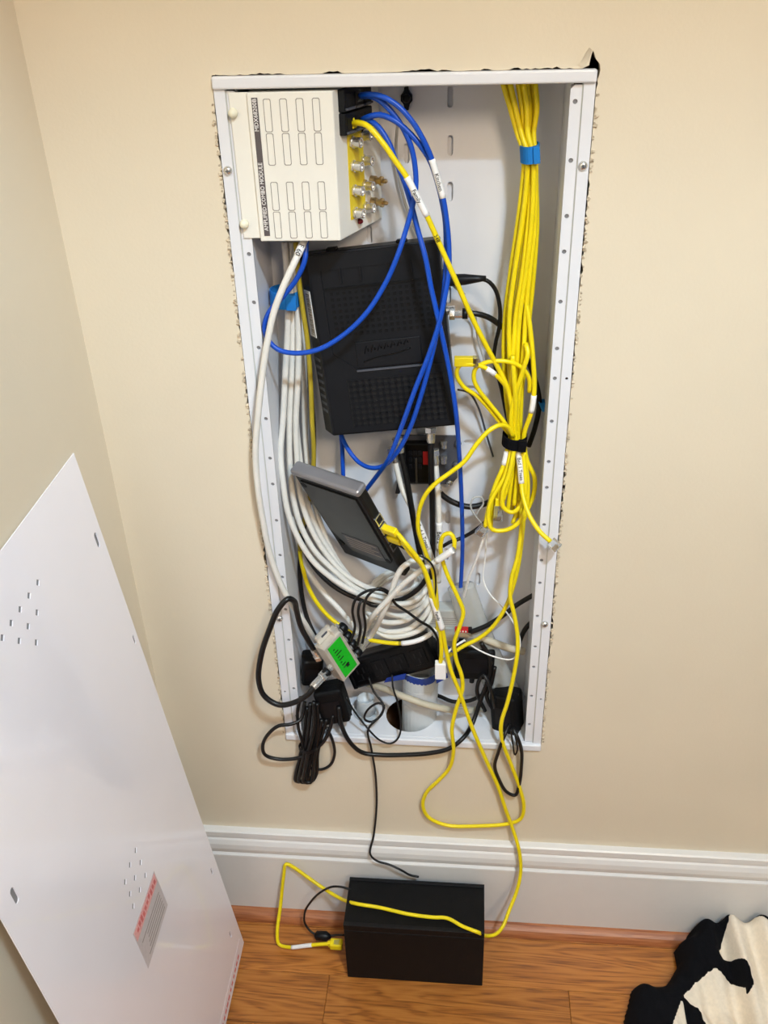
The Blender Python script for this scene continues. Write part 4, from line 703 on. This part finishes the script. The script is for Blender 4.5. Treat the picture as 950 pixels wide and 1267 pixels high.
cable('coax_cable', [(0.0504,0.046,1.0329),(0.0614,0.046,1.0339),(0.0761,0.046,1.0339),(0.09,0.05,1.0286),(0.1033,0.056,1.0178),(0.1162,0.066,1.0033),(0.137,0.078,0.9704),(0.1524,0.076,0.9316),(0.1565,0.074,0.9088),(0.1532,0.074,0.878),(0.1467,0.076,0.8497)], .0034, 'black_cable', 'black coax cable with silver connector on the modem side',
      parts=lambda root, path, o0: (fconn(root, path[0]-Vector((.004, 0, 0)), (1, 0, 0), o0, 1., .024), link('collar', shift(lathe([(.0062, 0), (.0062, .006)], path[2], (1, 0, 0)), o0), 'black_plastic', root, True)))
cable('power_cable', [(0.0786,0.05,0.5691),(0.0987,0.052,0.5784),(0.1207,0.056,0.5932),(0.1423,0.06,0.612),(0.1661,0.066,0.6264)], .0035, 'black_cable', 'thick black cord rising right from the red connector')
cable('power_cable', [(0.1462,0.07,0.5292),(0.1564,0.074,0.5589),(0.1672,0.076,0.5722),(0.1805,0.08,0.5812)], .0035, 'black_cable', 'short black cord slanting up behind the lower right flange')
cable('power_cable', [(0.0937,0.05,0.5508),(0.1068,0.046,0.5252),(0.1054,0.04,0.4927),(0.0969,0.036,0.4619),(0.0904,0.032,0.437),(0.0838,0.02,0.4226),(0.0724,-0.004,0.42),(0.0519,-0.014,0.4064),(0.0215,-0.012,0.3927),(-0.0141,-0.01,0.3852),(-0.0497,-0.01,0.383),(-0.0755,-0.012,0.3885),(-0.0928,-0.016,0.4143),(-0.1035,-0.012,0.4432),(-0.1062,-0.006,0.4717)], .0033, 'black_cable', 'thick black cord hanging in a shallow bow below the enclosure rim')
cable('power_cable', [(0.1141,0.044,0.5123),(0.1102,0.04,0.4853),(0.1039,0.036,0.4623),(0.1161,0.03,0.4402),(0.1077,0.028,0.4883),(0.0982,0.036,0.5035),(0.0897,0.04,0.4688),(0.1022,0.034,0.4357)], .0030, 'black_cable', 'black cord crumpled between the two right-hand power adapters')
cable('power_cable', [(-0.0009,0.078,0.4379),(0.02,0.074,0.4312),(0.0361,0.068,0.4294),(0.0545,0.06,0.4281),(0.0784,0.056,0.4346),(0.1018,0.05,0.4556)], .0030, 'black_cable', 'black cord passing behind the white pipe on the right')
cable('power_cable', [(0.1361,0,0.4449),(0.1293,-0.014,0.4364),(0.1214,-0.014,0.4009),(0.1177,-0.012,0.3725),(0.1245,-0.01,0.3441),(0.1373,-0.01,0.3176),(0.1494,-0.01,0.3116),(0.1544,-0.01,0.3325),(0.156,-0.012,0.3749),(0.1543,-0.014,0.4093),(0.1475,-0.014,0.4343),(0.1407,-0.004,0.4428)], .0026, 'black_cable', 'thin black cord looping below the lower right corner of the enclosure')
cable('power_cable', [(0.1382,-0.01,0.4439),(0.1413,-0.012,0.4225),(0.1458,-0.012,0.3971),(0.1488,-0.012,0.407),(0.1456,-0.012,0.429),(0.1429,-0.008,0.4406)], .0013, 'black_cable', 'tiny black cord loop inside the lower right cord loop')
cable('power_cable', [(-0.1551,-0.004,0.4766),(-0.1608,-0.016,0.4534),(-0.1736,-0.024,0.451),(-0.191,-0.026,0.4488),(-0.2079,-0.026,0.432),(-0.2191,-0.024,0.4068),(-0.2181,-0.022,0.3851),(-0.2025,-0.02,0.3757),(-0.1787,-0.018,0.3751),(-0.1617,-0.016,0.3807),(-0.1468,-0.014,0.3911),(-0.1313,-0.014,0.4084),(-0.1209,-0.01,0.4308),(-0.1154,-0.006,0.4541)], .0027, 'black_cable', 'black cord making a wide loop left below the enclosure corner')
cable('power_cable', [(-0.1259,-0.008,0.4317),(-0.1183,-0.012,0.412),(-0.1164,-0.012,0.3843),(-0.124,-0.011,0.3594),(-0.1383,-0.01,0.3473),(-0.1529,-0.01,0.3481),(-0.162,-0.01,0.3577)], .0022, 'black_cable', 'black cord making a loop right of the hanging cord hank')
cable('power_cable', [(-0.1598,-0.006,0.4874),(-0.1652,-0.012,0.4649),(-0.1651,-0.018,0.4393),(-0.1617,-0.02,0.4175),(-0.1581,-0.018,0.3913)], .0024, 'black_cable', 'black cord hanging straight beside the lower left flange')
hk = thing('cord_hank', 'hank of black power cord folded and tied, hanging below the lower left corner', 'cord', (-0.1451,-0.01,0.4563)); h0 = Vector((-0.1451,-0.01,0.4563))
for k, pts in enumerate([[(-0.1462,-0.008,0.4777),(-0.1502,-0.016,0.4382),(-0.1602,-0.022,0.387),(-0.1698,-0.02,0.3458),(-0.1726,-0.018,0.3297),(-0.1635,-0.016,0.3247),(-0.159,-0.014,0.34),(-0.1511,-0.012,0.3855),(-0.1414,-0.008,0.4467)],
            [(-0.1404,-0.012,0.4848),(-0.1422,-0.02,0.4426),(-0.1544,-0.026,0.3915),(-0.1622,-0.026,0.3527),(-0.1639,-0.024,0.3351),(-0.1547,-0.022,0.3318),(-0.1503,-0.018,0.35),(-0.1442,-0.016,0.39),(-0.1315,-0.01,0.4492)],
            [(-0.1369,-0.008,0.4782),(-0.1381,-0.012,0.435),(-0.15,-0.014,0.3794),(-0.1597,-0.012,0.3344),(-0.1546,-0.011,0.3233),(-0.1476,-0.01,0.3364),(-0.1419,-0.01,0.384),(-0.1249,-0.008,0.4476)],
            [(-0.1524,-0.004,0.4659),(-0.1582,-0.01,0.4239),(-0.1686,-0.014,0.3732),(-0.178,-0.012,0.3366),(-0.1794,-0.011,0.3216),(-0.171,-0.0105,0.3199),(-0.1645,-0.01,0.3405),(-0.1564,-0.01,0.3996)]]):
    pth = spline(pts); link('cord_fold', shift(tube(pth, .0030, 8), h0), 'black_cable', hk, True)
tb = plate([(.0135*math.cos(2*math.pi*i/20), .0115*math.sin(2*math.pi*i/20)) for i in range(20)], [[(.0125*math.cos(2*math.pi*i/20), .0105*math.sin(2*math.pi*i/20)) for i in range(20)]], .006, (0, 0, 0), (1, 0, 0), (0, 1, 0), (0, 0, 1)); tb.transform(Matrix.Translation(Vector((-0.1543,-0.017,0.397))-h0)); link('tie', tb, 'black_plastic', hk)
# thin supply cord to the floor box
cable('power_cable', [(-0.0674,0.04,0.4875),(-0.06,0.03,0.4704),(-0.0454,0.02,0.4537),(-0.0477,0.014,0.4403),(-0.0616,0.008,0.4309),(-0.0718,0.006,0.4371),(-0.0663,0.006,0.4563),(-0.0509,0.008,0.4678),(-0.0426,0.006,0.4654),(-0.0484,0,0.4504),(-0.0621,-0.008,0.4385),(-0.0658,-0.01,0.4291),(-0.0623,-0.01,0.397),(-0.0584,-0.008,0.3452),(-0.0579,-0.008,0.2932),(-0.0609,-0.007,0.2469),(-0.0656,-0.012,0.2062),(-0.0706,-0.024,0.1789),(-0.0603,-0.028,0.1694),(-0.0402,-0.028,0.1614),(-0.021,-0.031,0.1533),(-0.0076,-0.0259,0.136),(0.0053,-0.0278,0.1358)], .0017, 'black_cable', 'thin black supply cord running down the wall to the black floor box')
cable('power_cable', [(-0.0965,0.004,0.4815),(-0.0865,0,0.4609),(-0.0738,-0.006,0.4438),(-0.0619,-0.012,0.4313),(-0.0485,-0.012,0.4145),(-0.0334,-0.012,0.4089),(-0.0228,-0.01,0.4172),(-0.0182,-0.004,0.4339),(-0.0228,0.006,0.4711),(-0.0295,0.012,0.4959),(-0.0309,0.02,0.5114)], .0014, 'black_cable', 'thin black cord crossing in front of the white conduit plug')
cable('power_cable', [(-0.0986,-0.062,0.1407),(-0.1101,-0.06,0.1429),(-0.1275,-0.056,0.1379),(-0.1478,-0.05,0.1161),(-0.1681,-0.044,0.0817),(-0.181,-0.044,0.0515),(-0.1815,-0.05,0.0325),(-0.172,-0.056,0.0208),(-0.161,-0.06,0.0171),(-0.1445,-0.062,0.0196),(-0.1256,-0.062,0.0236),(-0.115,-0.062,0.0247)], .0018, 'black_cable', 'short black cord with inline connector curling left of the floor box',
      parts=lambda root, path, o0: link('inline_connector', shift(lathe([(.003, -.012), (.0075, -.008), (.0080, .008), (.0055, .012), (.0028, .016)], path[near(path, (-0.1553,-0.061,0.0191))], path[near(path, (-0.1445,-0.062,0.0196))]-path[near(path, (-0.161,-0.06,0.0171))], 10), o0), 'black_plastic', root, True))
# thin pale wires, beige cables
cable('beige_tube', [(-0.0719,0.06,0.457),(-0.0452,0.036,0.4704),(-0.0136,0.01,0.4802),(0.0154,0.006,0.4715),(0.0439,0.012,0.4581),(0.0728,0.04,0.4284),(0.1003,0.06,0.4175)], .0050, 'beige_cable', 'thick beige cable lying low across the front of the white pipe', 'cable')
cable('beige_tube', [(0.0592,0.062,0.5572),(0.0821,0.06,0.5554),(0.1109,0.056,0.5467),(0.134,0.056,0.5373),(0.155,0.06,0.529)], .0055, 'beige_cable', 'thick beige cable stub right of the red connector', 'cable')
cable('wire', [(-0.0089,0.06,1.2378),(-0.013,0.08,1.2021),(-0.0072,0.084,1.1586),(0.005,0.082,1.1235),(0.0168,0.08,1.1011),(0.0356,0.07,1.0808),(0.0497,0.064,1.062),(0.0637,0.06,1.051)], .0017, 'grey_wire', 'thin grey wire slanting behind the blue cables to the modem', 'wire')
cable('wire', [(0.0646,0.07,1.041),(0.0762,0.076,1.0214),(0.0786,0.08,0.9949),(0.086,0.082,0.9686),(0.0933,0.08,0.9485)], .0011, 'grey_wire', 'hair-thin grey wire dropping beside the modem to the yellow loops', 'wire')
cable('wire', [(0.0564,0.07,0.9291),(0.0703,0.074,0.9232),(0.0826,0.08,0.8998),(0.0925,0.084,0.8643),(0.1028,0.086,0.8287)], .0013, 'grey_dark', 'thin grey wire curving from the lower right side of the modem', 'wire')
cable('wire', [(0.0981,0.04,0.7627),(0.0926,0.04,0.7341),(0.0849,0.044,0.6994),(0.0748,0.05,0.6621),(0.0686,0.06,0.6232),(0.0643,0.07,0.5959)], .0018, 'white_print', 'thin white wire falling from the clear plug to the grey box', 'wire')
cable('wire', [(0.0976,0.06,0.7465),(0.096,0.064,0.6862),(0.0946,0.06,0.6515),(0.1038,0.05,0.636),(0.1216,0.04,0.6208),(0.1368,0.02,0.6094),(0.1444,0.006,0.596),(0.1428,-0.002,0.5774),(0.1338,0.002,0.5624),(0.11,0.01,0.5602),(0.0878,0.02,0.5638),(0.0744,0.03,0.5664)], .0011, 'white_print', 'fine white wire curling past the long yellow drop', 'wire')
cable('wire', [(0.0897,0.02,0.7677),(0.0813,0.016,0.7819),(0.075,0.016,0.796),(0.0788,0.018,0.8066),(0.0878,0.02,0.8068),(0.091,0.022,0.7963),(0.0852,0.022,0.7855),(0.0814,0.022,0.7759)], .0012, 'grey_wire', 'small curl of grey wire above the leftmost clear plug', 'wire')
cable('wire', [(0.0378,0.02,0.5731),(0.0502,0.012,0.5702),(0.0604,0.006,0.5643)], .0022, 'blue_cable', 'stub of blue wire near the white connector', 'wire')

# ------------------------------------------------------------------ black box on the floor
nb = thing('battery_box', 'black rectangular box standing on the wooden floor against the baseboard', 'electronics box', ((-.1035+.108)/2, -.118, 0))
bw = .1063
def nl(name, lo_, hi_, m, bev=.001, parent=nb): return link(name, rbox(lo_, hi_, bev, 2), m, parent)
nl('body', (-bw, 0, 0), (bw, .0835, .119), 'black_matte', .0012)
nl('lid', (-bw, -.0004, .1205), (bw, .0842, .1325), 'black_matte', .0014)
nl('lid_gap', (-bw+.0012, .0008, .1185), (bw-.0012, .083, .121), 'ink', 0)
nl('front_edge', (-bw, -.0008, .1325), (bw, .0052, .1340), 'black_plastic', .0005)
nl('back_edge', (-bw, .0785, .1325), (bw, .0845, .1342), 'black_plastic', .0005)
nl('network_port', (-bw-.0008, .030, .030), (-bw+.001, .048, .046), 'grey_dark', .0004)
nl('power_port', (-bw-.0008, .048, .050), (-bw+.001, .058, .062), 'grey_dark', .0004)
for sx_ in (-1, 1):
    for yy in (.008, .074): link('foot', lathe([(.006, 0), (.006, .0006)], (sx_*.09, yy, -.0003), (0, 0, 1)), 'black_plastic', nb)

# ------------------------------------------------------------------ loose cover panel leaning in the corner
PA=(-0.280415,-0.074496,0.006935)
PE1=(0.010420,-0.999803,-0.016915)
PE2=(-0.097230,-0.017849,0.995102)
PN=(0.995207,0.008725,0.097397)
PA, PE1, PE2, PN = map(Vector, (PA, PE1, PE2, PN))
PW, PL = .4033, .9171
pn = thing('cover_panel', 'large white steel cover panel leaning against the left wall', 'panel', mx=basis(PE1, PE2, PE1.cross(PE2), PA))
pz = 1 if PE1.cross(PE2).dot(PN) > 0 else -1     # local z toward the room
v1 = [(0.1566,0.8525), (0.1789,0.853), (0.2007,0.8529), (0.2217,0.8528), (0.2424,0.8521), (0.1772,0.8302), (0.1994,0.8305), (0.2213,0.8303), (0.1976,0.8081)]
v2 = [(0.1766,0.4602), (0.1981,0.4612), (0.1769,0.4376), (0.2194,0.4582), (0.1993,0.4383), (0.1778,0.4139), (0.2201,0.4364), (0.1998,0.4157), (0.2237,0.4181)]
def dia(p, r): return [(p[0]+r, p[1]), (p[0], p[1]+r), (p[0]-r, p[1]), (p[0], p[1]-r)]
hol = [dia(p, .0042) for p in v1+v2]
hol += [slot(p[0], p[1], .007, .020) for p in ((0.0157,0.8097), (0.3768,0.6541))]
hol += [slot(p[0], p[1], .0045, .014) for p in ((0.0106,0.6544), (0.0212,0.211), (0.032,0.0707))]
hol += [slot(.385, z, .0045, .014) for z in (.81, .211, .071)]
link('sheet', plate(rect(0, 0, PW, PL), hol, .0012, (0, 0, 0), (1, 0, 0), (0, 1, 0), (0, 0, -pz)), 'panel_white', pn)
link('back_skin', rbox((.002, .002, min(-pz*.0016, -pz*.0020)), (PW-.002, PL-.002, max(-pz*.0016, -pz*.0020))), 'grey_mid', pn)
def pbox(name, s0, t0, s1, t1, h, m, parent=pn):
    z0, z1 = sorted((0, pz*h)); return link(name, rbox((s0, t0, z0), (s1, t1, z1)), m, parent)
stk = pbox('warning_sticker', .158, .326, .246, .396, .0003, 'sticker_grey')
rs = pbox('red_heading', .160, .378, .244, .394, .0005, 'sticker_red', stk)
rr = random.Random(4)
link('heading_print', join_me([rbox((.164+.0075*k, .381+.004*rr.random(), min(0, pz*.0007)), (.169+.0075*k, .388+.004*rr.random(), max(0, pz*.0007))) for k in range(10)]), 'faded_red', rs)
link('small_print', join_me([rbox((.166, .333+.006*k, min(0, pz*.0005)), (.238-.02*rr.random(), .335+.006*k, max(0, pz*.0005))) for k in range(6)]), 'print_line', stk)
edge = pbox('edge_print_strip', .010, .004, .36, .026, .0002, 'panel_white')
link('red_print', join_me([rbox((.030+.011*k, .010, min(0, pz*.0004)), (.030+.011*k+.005+.004*rr.random(), .015, max(0, pz*.0004))) for k in range(29)]), 'faded_red', edge)

# ------------------------------------------------------------------ black and cream garment on the floor
out = [(0.2975,-0.2157,0), (0.3197,-0.1592,0), (0.3362,-0.1128,0.005), (0.3478,-0.1055,0.02), (0.368,-0.109,0.03), (0.3873,-0.1062,0.015), (0.4106,-0.0735,0.01), (0.4106,-0.0442,0.02), (0.4271,-0.0357,0.03), (0.4311,-0.036,0.0557), ((0.4404,-0.03,0.0685)[0], .05, 0), (.72, .05, .05), (.72, -.10, 0), (.72, -.30, 0), (.60, -.36, 0), (.42, -.34, 0), (.34, -.27, 0)]
poly = [(p[0], p[1]) for p in out]
def inside(p, pl):
    c = False; j = len(pl)-1
    for i in range(len(pl)):
        if (pl[i][1] > p[1]) != (pl[j][1] > p[1]) and p[0] < (pl[j][0]-pl[i][0])*(p[1]-pl[i][1])/(pl[j][1]-pl[i][1])+pl[i][0]: c = not c
        j = i
    return c
def dist(p, pl):
    d = 9
    for i in range(len(pl)):
        a = Vector(pl[i]); b = Vector(pl[(i+1) % len(pl)]); q = Vector(p); ab = b-a
        t = max(0, min(1, (q-a).dot(ab)/max(1e-9, ab.length_squared))); d = min(d, (a+ab*t-q).length)
    return d
blk = [[(.28, -.36), (0.2872,-0.2212), (0.3088,-0.1663), (0.3257,-0.1126), (0.3741,-0.11), (0.3942,-0.0682), (0.4119,-0.041), ((0.4254,-0.03,0.0873)[0], .0), ((0.4927,-0.02,0.0956)[0], .0), (0.4919,-0.0275), (0.476,-0.0639), (0.4672,-0.0757), (0.4697,-0.0918), (0.4343,-0.1158), (0.4069,-0.137), (0.3951,-0.1614), (0.3676,-0.2154), (.33, -.36)],
       [(0.4665,-0.0716), (0.4823,-0.079), (0.5015,-0.0942), (0.5077,-0.1078), (0.5094,-0.1265), (0.4971,-0.1378), (0.4981,-0.1241), (0.4847,-0.1111), (0.4625,-0.1003)],
       [(0.4035,-0.1352), (0.4147,-0.1404), (0.43,-0.1493), (0.4347,-0.1731), (0.4316,-0.2221), (0.4066,-0.2239), (0.4056,-0.1679)],
       [((0.5023,-0.02,0.0965)[0], .0), ((0.5604,-0.02,0.0658)[0], .0), (0.5535,-0.0401), (0.5359,-0.033), (0.5211,-0.0184), (0.5051,-0.018)]]
blk = [[(p[0], p[1]) for p in b] for b in blk]
def hgt(x, y):
    d = dist((x, y), poly) if inside((x, y), poly) else 0
    e = (1-math.exp(-d/.012))*(1-math.exp(-max(0, -.0165-y)/.004))
    base = .030+.052*max(0, min(1, (y+.15)/.11))
    rx0, ry0 = (0.4926,-0.0303); rx1, ry1 = (0.5089,-0.1606); rt_ = max(0., min(1., (ry0-y)/(ry0-ry1))); rd_ = x-(rx0+(rx1-rx0)*rt_)
    crease = .016*math.exp(-(rd_/.009)**2)-.010*math.exp(-((rd_+.020)/.010)**2)-.012*math.exp(-((rd_-.024)/.009)**2)+.012*math.exp(-((rd_-.046)/.012)**2)
    fold = crease+.018*NZ.noise((x*34+y*9, y*9, 1))+.010*NZ.noise((x*16, y*16, 4))+.008*NZ.noise((x*75+y*20, y*16, 2))
    return max(.0015, e*(base+fold))
gx0, gx1, gy0, gy1, st_ = .30, .72, -.36, -.0167, .003
nx = int((gx1-gx0)/st_); ny = int((gy1-gy0)/st_)
cells = {0: [], 1: []}
for i in range(nx):
    for j in range(ny):
        c = (gx0+(i+.5)*st_, gy0+(j+.5)*st_)
        if inside(c, poly):
            bk = any(inside(c, b) for b in blk)
            if bk: cells[1].append((i, j))
            if not bk or dist(c, poly) > .014: cells[0].append((i, j))
gr = thing('garment', 'crumpled black and cream garment heaped on the floor in the lower right corner', 'garment', (.45, -.15, 0)); g0 = Vector((.45, -.15, 0))
HC = {}
def hh(i, j):
    if (i, j) not in HC: HC[(i, j)] = hgt(gx0+i*st_, gy0+j*st_)
    return HC[(i, j)]
for key, nm, mm, lift in ((0, 'cream_cloth', 'cloth_cream', 0.), (1, 'black_cloth', 'cloth_black', .005)):
    idx = {}; vs = []; fs = []
    cnt = {}
    for (i, j) in cells[key]:
        for q in ((i, j), (i+1, j), (i+1, j+1), (i, j+1)): cnt[q] = cnt.get(q, 0)+1
    for (i, j) in cells[key]:
        f = []
        for q in ((i, j), (i+1, j), (i+1, j+1), (i, j+1)):
            if q not in idx:
                idx[q] = len(vs); z = hh(*q)
                z = z+lift if cnt[q] == 4 else (z-.002 if key else z)
                vs.append((gx0+q[0]*st_-g0.x, gy0+q[1]*st_-g0.y, max(.001, z)))
            f.append(idx[q])
        fs.append(f)
    me = raw(vs, fs); o = link(nm, me, mm, gr, True)
    md_ = o.modifiers.new('smooth', 'SMOOTH'); md_.iterations = 6; md_.factor = .5
    sd_ = o.modifiers.new('thick', 'SOLIDIFY'); sd_.thickness = .0015; sd_.offset = -1
bpy.context.view_layer.update()
